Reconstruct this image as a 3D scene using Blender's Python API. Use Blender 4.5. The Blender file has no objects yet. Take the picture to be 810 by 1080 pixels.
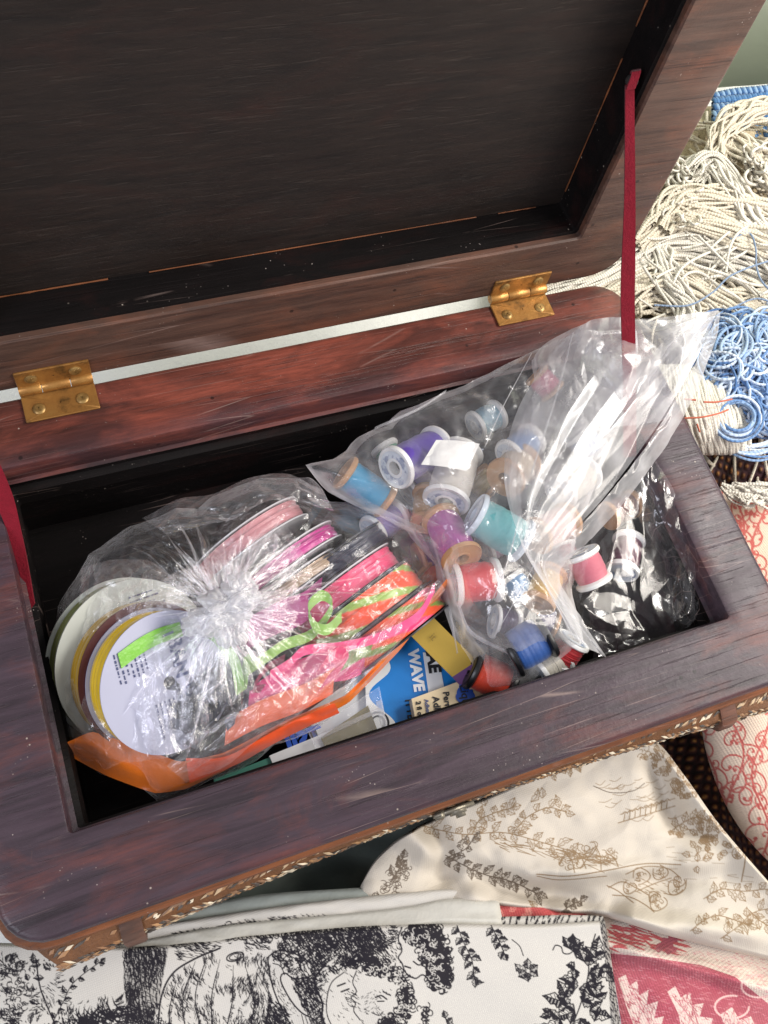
import bpy, math, random
import numpy as np
from mathutils import Matrix, Vector, noise as mnoise

rng = np.random.default_rng(7)
random.seed(7)
S = bpy.context.scene
S.unit_settings.scale_length = 0.3          # one unit = the 30 cm inner width of the wooden box

# ------------------------------------------------------------------ camera
CAM = np.array([0.157116, -0.141714, 1.257559])
CR = np.array([[0.932509, -0.32284, 0.161865],
               [-0.23973, -0.888559, -0.391144],
               [0.270103, 0.325941, -0.905984]])      # rows: right, down, forward
FPX = 957.89                                          # focal length in pixels of a 810x1080 frame
cd = bpy.data.cameras.new('camera')
cam = bpy.data.objects.new('camera', cd)
S.collection.objects.link(cam)
cam.matrix_world = Matrix(((CR[0][0], -CR[1][0], -CR[2][0], CAM[0]),
                           (CR[0][1], -CR[1][1], -CR[2][1], CAM[1]),
                           (CR[0][2], -CR[1][2], -CR[2][2], CAM[2]),
                           (0, 0, 0, 1)))
cd.sensor_fit = 'VERTICAL'
cd.sensor_height = 36
cd.lens = FPX / 1080 * 36
cd.clip_start = 0.01
cd.clip_end = 100
S.camera = cam

# ------------------------------------------------------------------ world and lamps
W = bpy.data.worlds.new('World')
S.world = W
W.use_nodes = True
wn = W.node_tree
bg = wn.nodes['Background']
bg.inputs[0].default_value = (0.96, 0.95, 1.0, 1)
bg.inputs[1].default_value = 0.52


def area(name, loc, target, size, size_y, power, col):
    l = bpy.data.lights.new(name, 'AREA')
    l.shape = 'RECTANGLE'
    l.size, l.size_y = size, size_y
    l.energy = power
    l.color = col
    o = bpy.data.objects.new(name, l)
    S.collection.objects.link(o)
    o.location = loc
    o.rotation_euler = (Vector(target) - Vector(loc)).to_track_quat('-Z', 'Y').to_euler()
    return o


area('window_light', (3.0, -1.0, 2.3), (.7, .1, 0), 1.5, 1.9, 98, (1.0, .93, .84))
area('second_window_light', (-2.2, -.9, 2.6), (.4, .2, 0), .9, 1.5, 58, (.86, .88, 1.0))
area('wall_fill_light', (2.6, .45, 1.9), (2.2, 1.6, -.35), .7, .7, 60, (1.0, .96, .90))  # added fill lamp that brightens the far wall

S.view_settings.view_transform = 'Standard'
S.view_settings.look = 'None'
S.view_settings.exposure = 0.0
S.view_settings.gamma = 1
S.view_settings.use_curve_mapping = False
S.cycles.transparent_max_bounces = 40
S.cycles.max_bounces = 10
S.cycles.caustics_reflective = False
S.cycles.caustics_refractive = False
S.cycles.use_denoising = True

# ------------------------------------------------------------------ helpers
PI = math.pi


def at(px, py, z):
    """point of the photograph (810x1080 pixels) on the level z"""
    d = np.array([(px - 405) / FPX, (py - 540) / FPX, 1.0]) @ CR
    return CAM + (z - CAM[2]) / d[2] * d


def at_n(px, py, z):
    px, py, z = np.broadcast_arrays(np.asarray(px, float), np.asarray(py, float), np.asarray(z, float))
    d = np.stack([(px - 405) / FPX, (py - 540) / FPX, np.ones_like(px)], -1) @ CR
    return CAM + ((z - CAM[2]) / d[..., 2])[..., None] * d


def hexc(h):
    h = h.lstrip('#')
    c = np.array([int(h[i:i + 2], 16) / 255 for i in (0, 2, 4)])
    return np.where(c <= .04045, c / 12.92, ((c + .055) / 1.055) ** 2.4)


def c4(c):
    if isinstance(c, str):
        c = hexc(c)
    return (float(c[0]), float(c[1]), float(c[2]), 1.0)


MW = {}


def empty(name, loc, label, cat, group=None, rot=None):
    o = bpy.data.objects.new(name, None)
    S.collection.objects.link(o)
    m = Matrix.Translation(Vector([float(v) for v in loc]))
    if rot is not None:
        m = m @ rot.to_4x4()
    o.matrix_world = m
    o.empty_display_size = .02
    MW[o.name] = m
    tag(o, label, cat, group)
    return o


def tag(o, label=None, cat=None, group=None, kind=None):
    if label:
        o['label'] = label
    if cat:
        o['category'] = cat
    if group:
        o['group'] = group
    if kind:
        o['kind'] = kind
    return o


def mesh(name, V, F, mat, parent=None, smooth=True, col=None, sharp=None, uv=None):
    """V in world units; F an (n,4) or (n,3) array, or a list of such arrays"""
    V = np.asarray(V, float).reshape(-1, 3)
    Fs = F if isinstance(F, list) else [F]
    Fs = [np.asarray(f, int) for f in Fs if len(f)]
    loc = Matrix.Identity(4)
    if parent is not None:
        loc = MW[parent.name]
    else:
        mid = V.mean(0)
        mid[2] = V[:, 2].min()
        loc = Matrix.Translation(Vector(mid))
    inv = np.array(loc.inverted())
    Vl = V @ inv[:3, :3].T + inv[:3, 3]
    me = bpy.data.meshes.new(name)
    me.vertices.add(len(Vl))
    me.vertices.foreach_set('co', Vl.astype(np.float32).ravel())
    nl = sum(f.size for f in Fs)
    me.loops.add(nl)
    me.loops.foreach_set('vertex_index', np.concatenate([f.ravel() for f in Fs]).astype(np.int32))
    starts = []
    p = 0
    for f in Fs:
        starts.append(p + np.arange(len(f)) * f.shape[1])
        p += f.size
    starts = np.concatenate(starts)
    me.polygons.add(len(starts))
    me.polygons.foreach_set('loop_start', starts.astype(np.int32))
    me.update(calc_edges=True)
    me.validate()
    if smooth:
        me.polygons.foreach_set('use_smooth', np.ones(len(me.polygons), bool))
        if sharp:
            me.set_sharp_from_angle(angle=math.radians(sharp))
    if col is not None:
        a = me.color_attributes.new('Col', 'FLOAT_COLOR', 'POINT')
        c = np.ones((len(V), 4), np.float32)
        c[:, :3] = np.asarray(col).reshape(-1, 3)
        a.data.foreach_set('color', c.ravel())
    if uv is not None:
        a = me.attributes.new('along', 'FLOAT', 'POINT')
        a.data.foreach_set('value', np.asarray(uv, np.float32).ravel())
    if mat is not None:
        me.materials.append(mat)
    o = bpy.data.objects.new(name, me)
    S.collection.objects.link(o)
    if parent is not None:
        o.parent = parent
        MW[o.name] = loc
    else:
        o.matrix_world = loc
        MW[o.name] = loc
    return o


def grid_faces(nu, nv, closed_u=False, closed_v=False):
    """vertex index = i*nv + j, i in nu, j in nv"""
    iu = np.arange(nu if closed_u else nu - 1)
    jv = np.arange(nv if closed_v else nv - 1)
    I, J = np.meshgrid(iu, jv, indexing='ij')
    I2, J2 = (I + 1) % nu, (J + 1) % nv
    return np.stack([I * nv + J, I2 * nv + J, I2 * nv + J2, I * nv + J2], -1).reshape(-1, 4)


def hsh(*k):
    h = np.zeros(k[0].shape, np.uint64)
    for i, a in enumerate(k):
        h = h + (a.astype(np.int64).astype(np.uint64)) * np.uint64([0x9E3779B97F4A7C15, 0xC2B2AE3D27D4EB4F, 0x165667B19E3779F9, 0x27D4EB2F165667C5][i])
        h ^= h >> np.uint64(29)
        h = h * np.uint64(0xBF58476D1CE4E5B9)
    h ^= h >> np.uint64(32)
    return (h & np.uint64(0xFFFFFF)).astype(float) / float(0xFFFFFF)


def vnoise(x, y, seed=0):
    x, y = np.broadcast_arrays(np.asarray(x, float), np.asarray(y, float))
    i, j = np.floor(x), np.floor(y)
    u, v = x - i, y - j
    u, v = u * u * (3 - 2 * u), v * v * (3 - 2 * v)
    s = np.full(i.shape, seed)
    return ((hsh(i, j, s) * (1 - u) + hsh(i + 1, j, s) * u) * (1 - v) + (hsh(i, j + 1, s) * (1 - u) + hsh(i + 1, j + 1, s) * u) * v) * 2 - 1


def facets(x, y, seed=0):
    """continuous faceted (crumpled foil) noise with sharp creases, -1..1"""
    x, y = np.broadcast_arrays(np.asarray(x, float), np.asarray(y, float))
    wx = x + .55 * vnoise(x * .8 + 3.1, y * .8, seed + 11)
    wy = y + .55 * vnoise(x * .8, y * .8 + 7.7, seed + 12)
    k = (wx + wy) * .3660254
    a, b = wx + k, wy + k
    i, j = np.floor(a), np.floor(b)
    u, v = a - i, b - j
    s = np.full(i.shape, seed)
    h00, h11 = hsh(i, j, s), hsh(i + 1, j + 1, s)
    h10, h01 = hsh(i + 1, j, s), hsh(i, j + 1, s)
    up = u > v
    return np.where(up, h00 + (h10 - h00) * u + (h11 - h10) * v, h00 + (h01 - h00) * v + (h11 - h01) * u) * 2 - 1


def spline(pts, n):
    """Catmull-Rom through the points, n samples spread by length"""
    P = np.asarray(pts, float)
    if len(P) == 2:
        t = np.linspace(0, 1, n)[:, None]
        return P[0] * (1 - t) + P[1] * t
    Q = np.vstack([2 * P[0] - P[1], P, 2 * P[-1] - P[-2]])
    out = []
    for k in range(1, len(Q) - 2):
        t = np.linspace(0, 1, 24, endpoint=False)[:, None]
        p0, p1, p2, p3 = Q[k - 1:k + 3]
        out.append(.5 * (2 * p1 + (p2 - p0) * t + (2 * p0 - 5 * p1 + 4 * p2 - p3) * t ** 2 + (3 * p1 - p0 - 3 * p2 + p3) * t ** 3))
    out.append(P[-1:])
    C = np.vstack(out)
    L = np.r_[0, np.cumsum(np.linalg.norm(np.diff(C, axis=0), axis=1))]
    s = np.linspace(0, L[-1], n)
    return np.stack([np.interp(s, L, C[:, d]) for d in range(C.shape[1])], 1)


def poly_at(pts, n):
    """straight-sided resampling by length"""
    C = np.asarray(pts, float)
    L = np.r_[0, np.cumsum(np.linalg.norm(np.diff(C[:, :2], axis=0), axis=1))]
    s = np.linspace(0, L[-1], n)
    return np.stack([np.interp(s, L, C[:, d]) for d in range(C.shape[1])], 1)


def tubes(paths, r, sides=6, ref=(0.13, 0.21, 1.0)):
    """many round strands in one mesh; paths (k,n,3); returns V,F,along"""
    Pth = np.asarray(paths, float)
    k, n, _ = Pth.shape
    T = np.gradient(Pth, axis=1)
    T /= np.linalg.norm(T, axis=2, keepdims=True) + 1e-12
    ref = np.asarray(ref, float)
    A = np.cross(T, ref)
    A /= np.linalg.norm(A, axis=2, keepdims=True) + 1e-12
    B = np.cross(T, A)
    th = np.arange(sides) / sides * 2 * PI
    rr = np.broadcast_to(np.asarray(r, float), (k, n)) if np.ndim(r) != 1 else np.broadcast_to(np.asarray(r)[:, None], (k, n))
    V = Pth[:, :, None, :] + rr[:, :, None, None] * (np.cos(th)[None, None, :, None] * A[:, :, None, :] + np.sin(th)[None, None, :, None] * B[:, :, None, :])
    f = grid_faces(n, sides, closed_v=True)
    F = (f[None] + (np.arange(k) * n * sides)[:, None, None]).reshape(-1, 4)
    L = np.concatenate([np.zeros((k, 1)), np.cumsum(np.linalg.norm(np.diff(Pth, axis=1), axis=2), axis=1)], 1)
    along = np.repeat(L[:, :, None], sides, 2)
    return V.reshape(-1, 3), F, along.ravel()


class MB:
    def __init__(self):
        self.v, self.f, self.c, self.n = [], [], [], 0

    def add(self, V, F, col=None):
        V = np.asarray(V, float).reshape(-1, 3)
        for f in (F if isinstance(F, list) else [F]):
            if len(f):
                self.f.append(np.asarray(f, int) + self.n)
        self.v.append(V)
        self.c.append(np.broadcast_to(np.asarray(col if col is not None else (1, 1, 1), float), V.shape))
        self.n += len(V)
        return self

    def box(self, c, ax, ay, az, col=None):
        c, ax, ay, az = [np.asarray(q, float) for q in (c, ax, ay, az)]
        s = np.array([(-1, -1, -1), (1, -1, -1), (1, 1, -1), (-1, 1, -1), (-1, -1, 1), (1, -1, 1), (1, 1, 1), (-1, 1, 1)])
        V = c + s[:, :1] * ax + s[:, 1:2] * ay + s[:, 2:] * az
        F = np.array([(0, 3, 2, 1), (4, 5, 6, 7), (0, 1, 5, 4), (1, 2, 6, 5), (2, 3, 7, 6), (3, 0, 4, 7)])
        return self.add(V, F, col)

    def build(self, name, mat, parent=None, **k):
        quads = [f for f in self.f if f.shape[1] == 4]
        tris = [f for f in self.f if f.shape[1] == 3]
        Fs = []
        if quads:
            Fs.append(np.vstack(quads))
        if tris:
            Fs.append(np.vstack(tris))
        col = np.vstack(self.c) if k.pop('colored', False) else None
        return mesh(name, np.vstack(self.v), Fs, mat, parent, col=col, **k)


def lathe(profile, A, n, seg=40, closed=False):
    """profile [(axial, radius)] turned round the axis through A along n"""
    A = np.asarray(A, float)
    n = np.asarray(n, float)
    n = n / np.linalg.norm(n)
    a = np.cross(n, (0.3, .1, 1) if abs(n[2]) < .9 else (1, 0, 0))
    a /= np.linalg.norm(a)
    b = np.cross(n, a)
    th = np.arange(seg) / seg * 2 * PI
    ring = np.cos(th)[:, None] * a + np.sin(th)[:, None] * b
    V = np.stack([A + n * h + ring * r for h, r in profile])      # (m,seg,3)
    return V.reshape(-1, 3), grid_faces(len(profile), seg, closed_u=closed, closed_v=True)


def rrect(x0, x1, y0, y1, r, k=7, dens=14):
    """rounded rectangle loop, always the same number of points"""
    out = []
    cs = [(x1 - r, y0 + r, -PI / 2), (x1 - r, y1 - r, 0), (x0 + r, y1 - r, PI / 2), (x0 + r, y0 + r, PI)]
    corners = [[(cx + r * math.cos(a0 + t * PI / 2), cy + r * math.sin(a0 + t * PI / 2)) for t in np.linspace(0, 1, k)] for cx, cy, a0 in cs]
    for i in range(4):
        out += corners[i]
        a, b = np.array(corners[i][-1]), np.array(corners[(i + 1) % 4][0])
        for t in np.linspace(0, 1, dens + 2)[1:-1]:
            out.append(tuple(a * (1 - t) + b * t))
    return np.array(out)


def ringloft(loops):
    """loops: list of (x0,x1,y0,y1,r,z) -> V (m*n,3), faces"""
    L = []
    for x0, x1, y0, y1, r, z in loops:
        p = rrect(x0, x1, y0, y1, max(r, 1e-4))
        L.append(np.column_stack([p, np.full(len(p), z)]))
    n = len(L[0])
    return np.vstack(L), grid_faces(len(L), n, closed_v=True)


def text_mesh(name, body, size, origin, xdir, ydir, mat, parent, align='LEFT', lift=.0012, shear=0, bold=0):
    cu = bpy.data.curves.new('txt', 'FONT')
    cu.body = body
    cu.size = size
    cu.align_x = align
    cu.shear = shear
    cu.offset = bold
    cu.resolution_u = 3
    o = bpy.data.objects.new('txt', cu)
    S.collection.objects.link(o)
    dg = bpy.context.evaluated_depsgraph_get()
    me = bpy.data.meshes.new_from_object(o.evaluated_get(dg))
    bpy.data.objects.remove(o)
    V = np.empty(len(me.vertices) * 3)
    me.vertices.foreach_get('co', V)
    V = V.reshape(-1, 3)
    xd, yd = np.asarray(xdir, float), np.asarray(ydir, float)
    xd = xd / np.linalg.norm(xd)
    yd = yd - xd * (yd @ xd)
    yd /= np.linalg.norm(yd)
    nd = np.cross(xd, yd)
    Wd = np.asarray(origin, float) + V[:, :1] * xd + V[:, 1:2] * yd + nd * lift
    tris, quads = [], []
    for p in me.polygons:
        v = list(p.vertices)
        for q in range(1, len(v) - 1):
            tris.append((v[0], v[q], v[q + 1]))
    bpy.data.meshes.remove(me)
    return mesh(name, Wd, np.array(tris), mat, parent, smooth=False)


# ------------------------------------------------------------------ materials
class NT:
    def __init__(self, name):
        self.m = bpy.data.materials.new(name)
        self.m.use_nodes = True
        self.t = self.m.node_tree
        self.t.nodes.clear()
        self.out = self.t.nodes.new('ShaderNodeOutputMaterial')

    def n(self, kind, **k):
        nd = self.t.nodes.new('ShaderNode' + kind)
        for a, b in k.items():
            setattr(nd, a, b)
        return nd

    def l(self, a, b):
        self.t.links.new(a, b)

    def set(self, nd, **k):
        for a, b in k.items():
            nd.inputs[a.replace('_', ' ')].default_value = b

    def obj(self, scale=(1, 1, 1), rot=(0, 0, 0)):
        tc = self.n('TexCoord')
        mp = self.n('Mapping')
        mp.inputs['Scale'].default_value = scale
        mp.inputs['Rotation'].default_value = rot
        self.l(tc.outputs['Object'], mp.inputs['Vector'])
        return mp.outputs['Vector']

    def noise(self, vec, scale, detail=4, rough=.55, dist=0.0):
        nd = self.n('TexNoise')
        nd.inputs['Scale'].default_value = scale
        nd.inputs['Detail'].default_value = detail
        nd.inputs['Roughness'].default_value = rough
        nd.inputs['Distortion'].default_value = dist
        self.l(vec, nd.inputs['Vector'])
        return nd.outputs['Fac']

    def ramp(self, fac, stops):
        nd = self.n('ValToRGB')
        e = nd.color_ramp.elements
        while len(e) < len(stops):
            e.new(.5)
        for q, (p, c) in zip(e, stops):
            q.position = p
            q.color = c4(c) if not isinstance(c, float) else (c, c, c, 1)
        self.l(fac, nd.inputs['Fac'])
        return nd.outputs['Color']

    def mix(self, fac, a, b):
        nd = self.n('Mix', data_type='RGBA')
        for sock, v in ((nd.inputs[0], fac), (nd.inputs[6], a), (nd.inputs[7], b)):
            if isinstance(v, (float, int)):
                sock.default_value = v
            elif isinstance(v, (str, tuple, np.ndarray)):
                sock.default_value = c4(v)
            else:
                self.l(v, sock)
        return nd.outputs[2]

    def math(self, op, a, b=None, clamp=False):
        nd = self.n('Math', operation=op, use_clamp=clamp)
        for i, v in enumerate((a, b)):
            if v is None:
                continue
            if isinstance(v, (float, int)):
                nd.inputs[i].default_value = v
            else:
                self.l(v, nd.inputs[i])
        return nd.outputs[0]

    def bump(self, h, strength=.3, dist=.01):
        nd = self.n('Bump')
        nd.inputs['Strength'].default_value = strength
        nd.inputs['Distance'].default_value = dist
        self.l(h, nd.inputs['Height'])
        return nd.outputs['Normal']

    def bsdf(self, color, rough=.5, normal=None, **k):
        b = self.n('BsdfPrincipled')
        for sock, v in (('Base Color', color), ('Roughness', rough)):
            if isinstance(v, (float, int)):
                b.inputs[sock].default_value = v
            elif isinstance(v, (str, tuple, np.ndarray)):
                b.inputs[sock].default_value = c4(v)
            else:
                self.l(v, b.inputs[sock])
        if normal is not None:
            self.l(normal, b.inputs['Normal'])
        for a, v in k.items():
            b.inputs[a.replace('_', ' ')].default_value = v
        self.l(b.outputs[0], self.out.inputs[0])
        return b


def wood(name, dark, mid, red, red_amt, scuff=.5, grain=(3, 40, 40), rough=(.34, .6), dust=True, back=None, spec=.38, pore='#120b0b', pore_amt=.45, pscale=(5, 260, 260)):
    t = NT(name)
    v = t.obj(grain)
    vs = t.obj()
    g = t.noise(v, 1.6, 6, .65, .4)
    base = t.mix(t.ramp(g, [(.3, 0.0), (.72, 1.0)]), dark, mid)
    blot = t.noise(t.obj((2.2, 6, 6)), 2.3, 6, .62, .6)
    worn = t.ramp(blot, [(.56 - red_amt * .3, 0.0), (.74 - red_amt * .2, 1.0)])
    fine = t.ramp(t.noise(v, 5, 6, .7), [(.3, .25), (.65, 1.0)])
    fac = t.math('MULTIPLY', worn, fine)
    base = t.mix(t.math('MULTIPLY', fac, .85), base, red)
    if back:                                          # rail along the hinges: stain worn to red
        sx = t.n('SeparateXYZ')
        t.l(vs, sx.inputs[0])
        wob = t.math('ADD', sx.outputs['Y'], t.math('MULTIPLY', t.noise(vs, 6, 4), .06))
        mr = t.ramp(wob, [(.50, 0.0), (.60, 1.0)])
        b2 = t.mix(t.ramp(g, [(.3, 0.0), (.72, 1.0)]), back[0], back[1])
        b2 = t.mix(t.math('MULTIPLY', t.ramp(blot, [(.42, 0.0), (.62, 1.0)]), fine), b2, back[2])
        base = t.mix(mr, base, b2)
    sc = t.ramp(t.noise(t.obj((14, 14, 14)), 3, 8, .75, 1.2), [(.66, 0.0), (.74, 1.0)])
    base = t.mix(t.math('MULTIPLY', sc, scuff * .6), base, '#8c6a54')
    pn = t.ramp(t.noise(t.obj(pscale), 1.0, 3, .6, .3), [(.60, 0.0), (.68, 1.0)])
    base = t.mix(t.math('MULTIPLY', pn, pore_amt), base, pore)
    if dust:
        vo = t.n('TexVoronoi')
        vo.inputs['Scale'].default_value = 62
        vo.inputs['Randomness'].default_value = 1
        t.l(vs, vo.inputs['Vector'])
        spot = t.ramp(vo.outputs['Distance'], [(.055, 1.0), (.10, 0.0)])
        msk = t.ramp(t.noise(vs, 9, 3, .6), [(.60, 0.0), (.66, 1.0)])
        base = t.mix(t.math('MULTIPLY', t.math('MULTIPLY', spot, msk), .55), base, '#c9bcae')
        vo2 = t.n('TexVoronoi')
        vo2.inputs['Scale'].default_value = 17
        t.l(vs, vo2.inputs['Vector'])
        sv = t.n('TexVoronoi', feature='DISTANCE_TO_EDGE')
        sv.inputs['Scale'].default_value = 3.2
        t.l(t.obj((.5, 9, 9), (0, 0, .12)), sv.inputs['Vector'])
        scr = t.math('MULTIPLY', t.ramp(sv.outputs['Distance'], [(.0, 1.0), (.012, 0.0)]), t.ramp(t.noise(vs, 5, 4), [(.5, 0.0), (.62, .5)]))
        base = t.mix(scr, base, '#a58f86')
        vo3 = t.n('TexVoronoi')
        vo3.inputs['Scale'].default_value = 150
        t.l(vs, vo3.inputs['Vector'])
        sp3 = t.math('MULTIPLY', t.ramp(vo3.outputs['Distance'], [(.10, 1.0), (.16, 0.0)]), t.ramp(t.noise(vs, 14, 5, .7), [(.58, 0.0), (.66, .7)]))
        base = t.mix(sp3, base, '#bfb2aa')
        pit = t.ramp(vo2.outputs['Distance'], [(.045, 1.0), (.065, 0.0)])
        base = t.mix(t.math('MULTIPLY', pit, .7), base, '#0c0808')
    r = t.ramp(t.noise(vs, 7, 5, .6), [(.3, rough[0]), (.7, rough[1])])
    h = t.math('ADD', t.math('MULTIPLY', g, .6), t.math('MULTIPLY', t.noise(vs, 30, 6, .7), .6))
    t.bsdf(base, r, t.bump(t.math('SUBTRACT', h, t.math('MULTIPLY', pn, .5)), .35, .004), Specular_IOR_Level=spec)
    return t.m


def plain(name, col, rough=.5, var=.15, scale=20, bump=.1, dist=.003, **k):
    t = NT(name)
    v = t.obj()
    col = hexc(col) if isinstance(col, str) else np.asarray(col)
    n_ = t.noise(v, scale, 5, .6)
    c = t.mix(n_, tuple(np.clip(col * (1 - var), 0, 1)), tuple(np.clip(col * (1 + var), 0, 1)))
    t.bsdf(c, rough, t.bump(t.noise(v, scale * 4, 4, .6), bump, dist), **k)
    return t.m


def printed(name, rough=.85, weave=420, bump=.25, sheen=.15, var=.06, gloss=.3):
    """colour comes from the print carried by the cloth; fine woven relief"""
    t = NT(name)
    at_ = t.n('Attribute', attribute_name='Col')
    v = t.obj()
    w1 = t.n('TexWave', wave_type='BANDS', bands_direction='X')
    w2 = t.n('TexWave', wave_type='BANDS', bands_direction='Y')
    for w in (w1, w2):
        w.inputs['Scale'].default_value = weave / 6.28
        w.inputs['Distortion'].default_value = .6
        t.l(v, w.inputs['Vector'])
    h = t.math('ADD', w1.outputs['Fac'], w2.outputs['Fac'])
    n_ = t.noise(v, 8, 5, .6)
    c = t.mix(t.math('MULTIPLY', n_, var * 2), at_.outputs['Color'], (.72, .66, .58))
    t.bsdf(c, rough, t.bump(t.math('ADD', t.math('MULTIPLY', h, .5), t.noise(v, 90, 4, .7)), bump, .002),
           Sheen_Weight=sheen, Specular_IOR_Level=gloss)
    return t.m


def thread_mat(name, col, rough=.42):
    t = NT(name)
    tc = t.n('TexCoord')
    w = t.n('TexWave', wave_type='BANDS', bands_direction='Z')
    w.inputs['Scale'].default_value = 210
    w.inputs['Distortion'].default_value = 1.2
    w.inputs['Detail'].default_value = 2
    t.l(tc.outputs['Object'], w.inputs['Vector'])
    col = hexc(col) if isinstance(col, str) else np.asarray(col)
    c = t.mix(w.outputs['Fac'], tuple(col * .72), tuple(np.clip(col * 1.1, 0, 1)))
    t.bsdf(c, rough, t.bump(w.outputs['Fac'], .35, .002), Sheen_Weight=.2, Anisotropic=.5)
    return t.m


def satin(name, col=None, rough=.32):
    t = NT(name)
    v = t.obj()
    if col is None:
        c = t.n('Attribute', attribute_name='Col').outputs['Color']
    else:
        col = hexc(col) if isinstance(col, str) else np.asarray(col)
        c = t.mix(t.noise(v, 18, 5, .65), tuple(col * .68), tuple(np.clip(col * 1.18, 0, 1)))
    h = t.noise(v, 22, 5, .6)
    t.bsdf(c, rough, t.bump(h, .5, .006), Sheen_Weight=.3)
    return t.m


def film(name, haze=.05, gloss=1.6, rough=.1, tint=(.985, .985, .99), wr=26, ws=.5, cap=.40, comin=.12):
    """thin clear plastic film: passes light, glints on its creases, and a little milky"""
    t = NT(name)
    v = t.obj()
    w1 = t.noise(v, wr, 5, .6, 1.2)
    vo = t.n('TexVoronoi', feature='DISTANCE_TO_EDGE')
    vo.inputs['Scale'].default_value = wr * .9
    t.l(t.obj((1, 1, 1.0)), vo.inputs['Vector'])
    crease = t.ramp(vo.outputs['Distance'], [(0.0, 1.0), (.16, 0.0)])
    nb = t.bump(t.math('ADD', w1, t.math('MULTIPLY', crease, .25)), ws, .012)
    tr = t.n('BsdfTransparent')
    tr.inputs[0].default_value = (*tint, 1)
    gl = t.n('BsdfGlossy')
    gl.inputs['Roughness'].default_value = rough
    gl.inputs['Color'].default_value = (1, 1, 1, 1)
    t.l(nb, gl.inputs['Normal'])
    df = t.n('BsdfDiffuse')
    df.inputs[0].default_value = (.78, .78, .80, 1)
    t.l(nb, df.inputs['Normal'])
    tl = t.n('BsdfTranslucent')
    tl.inputs[0].default_value = (.9, .9, .92, 1)
    t.l(nb, tl.inputs['Normal'])
    dm = t.n('MixShader')
    dm.inputs[0].default_value = .45
    t.l(df.outputs[0], dm.inputs[1])
    t.l(tl.outputs[0], dm.inputs[2])
    hz = t.math('MULTIPLY', t.ramp(t.noise(v, 9, 5, .65), [(.25, .45), (.75, 1.5 if haze < .4 else 1.0)]), haze, True)
    hz = t.math('ADD', hz, t.math('MULTIPLY', crease, haze * .6), True)
    # seen edge-on the film is thicker, so milkier
    gm = t.n('NewGeometry')
    dt = t.n('VectorMath', operation='DOT_PRODUCT')
    t.l(gm.outputs['Normal'], dt.inputs[0])
    t.l(gm.outputs['Incoming'], dt.inputs[1])
    co = t.math('MAXIMUM', t.math('ABSOLUTE', dt.outputs['Value']), comin)
    hz = t.math('MINIMUM', t.math('DIVIDE', hz, co), .8)
    m1 = t.n('MixShader')
    t.l(hz, m1.inputs[0])
    t.l(tr.outputs[0], m1.inputs[1])
    t.l(dm.outputs[0], m1.inputs[2])
    # the skin of the film only adds its glints to what shines through
    fr = t.n('Fresnel')
    fr.inputs['IOR'].default_value = 1.45
    t.l(nb, fr.inputs['Normal'])
    gf = t.math('MINIMUM', t.math('MULTIPLY', fr.outputs[0], gloss), cap)
    t.l(gf, gl.inputs['Color'])
    ad = t.n('AddShader')
    t.l(m1.outputs[0], ad.inputs[0])
    t.l(gl.outputs[0], ad.inputs[1])
    t.l(ad.outputs[0], t.out.inputs[0])
    return t.m


def yarn_mat(name, col, var=.12, tw=900, rough=.9):
    """twisted plies seen along the strand"""
    t = NT(name)
    a = t.n('Attribute', attribute_name='along')
    c0 = t.n('Attribute', attribute_name='Col').outputs['Color'] if col is None else None
    s = t.math('SINE', t.math('MULTIPLY', a.outputs['Fac'], float(tw)))
    v = t.obj()
    if col is not None:
        col = hexc(col)
        c0 = t.mix(t.noise(v, 30, 4), tuple(col * (1 - var)), tuple(np.clip(col * (1 + var), 0, 1)))
    h = t.math('ADD', t.math('MULTIPLY', s, .35), t.noise(v, 220, 3))
    t.bsdf(c0, rough, t.bump(h, .55, .003), Sheen_Weight=.25, Specular_IOR_Level=.2)
    return t.m


M = {}
M['wood_front'] = wood('dark stained wood', '#2a2127', '#4b3c46', '#6d3c36', .26, .6, rough=(.30, .50), pore_amt=.28,  # purple cast of the cool reflection is put into this colour
                       back=('#351f1b', '#61352d', '#8f4a3b'))
M['wood_back'] = wood('red stained wood', '#2a1513', '#552420', '#8a372c', .75, .35, rough=(.36, .6))
M['wood_lid'] = wood('brown stained lid wood', '#3b2a24', '#664c40', '#7e4f3b', .30, .6, rough=(.42, .65))
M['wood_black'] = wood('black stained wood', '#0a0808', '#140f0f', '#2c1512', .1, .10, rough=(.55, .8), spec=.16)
M['shadow_black'] = plain('shadow painted wood', (.006, .005, .005), .95, .2, Specular_IOR_Level=.05)  # near-black colour paints the shadow under the box front
M['panel'] = wood('dark lid panel wood', '#17110f', '#2a201b', '#321e18', .15, .3, grain=(6, 50, 50), rough=(.5, .75), dust=False, pore='#5c5048', pore_amt=.16, pscale=(16, 300, 300))
M['orange_wood'] = wood('orange worn edge wood', '#4a2b1d', '#83502f', '#9a5c36', .5, .5, rough=(.4, .6))
M['film'] = film('clear bag film', .052, 1.8, .15, ws=.3, cap=.36)
M['film_dark'] = film('crumpled bag film', .022, .9, .16, wr=5, ws=.05, cap=.10, comin=.2)
M['film_spools'] = film('dull bag film', .13, 1.7, .17, wr=16, ws=.25, cap=.32, comin=.2)
M['film_thin'] = film('thin clear film', .03, 1.7, .08)
M['film_milky'] = film('milky bag film', .21, .8, .28, wr=7, ws=.10, cap=.075, comin=.5)
M['film_knot'] = film('gathered bag film', .065, 1.7, .16, wr=30, ws=.3, comin=.2)
M['film_lump'] = film('knotted bag film', .34, 1.4, .2, wr=30, ws=.3, cap=.3, comin=.3)
M['white_plastic'] = plain('white plastic', (.80, .80, .78), .35, .04, 12, .04, Subsurface_Weight=.0)
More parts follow.
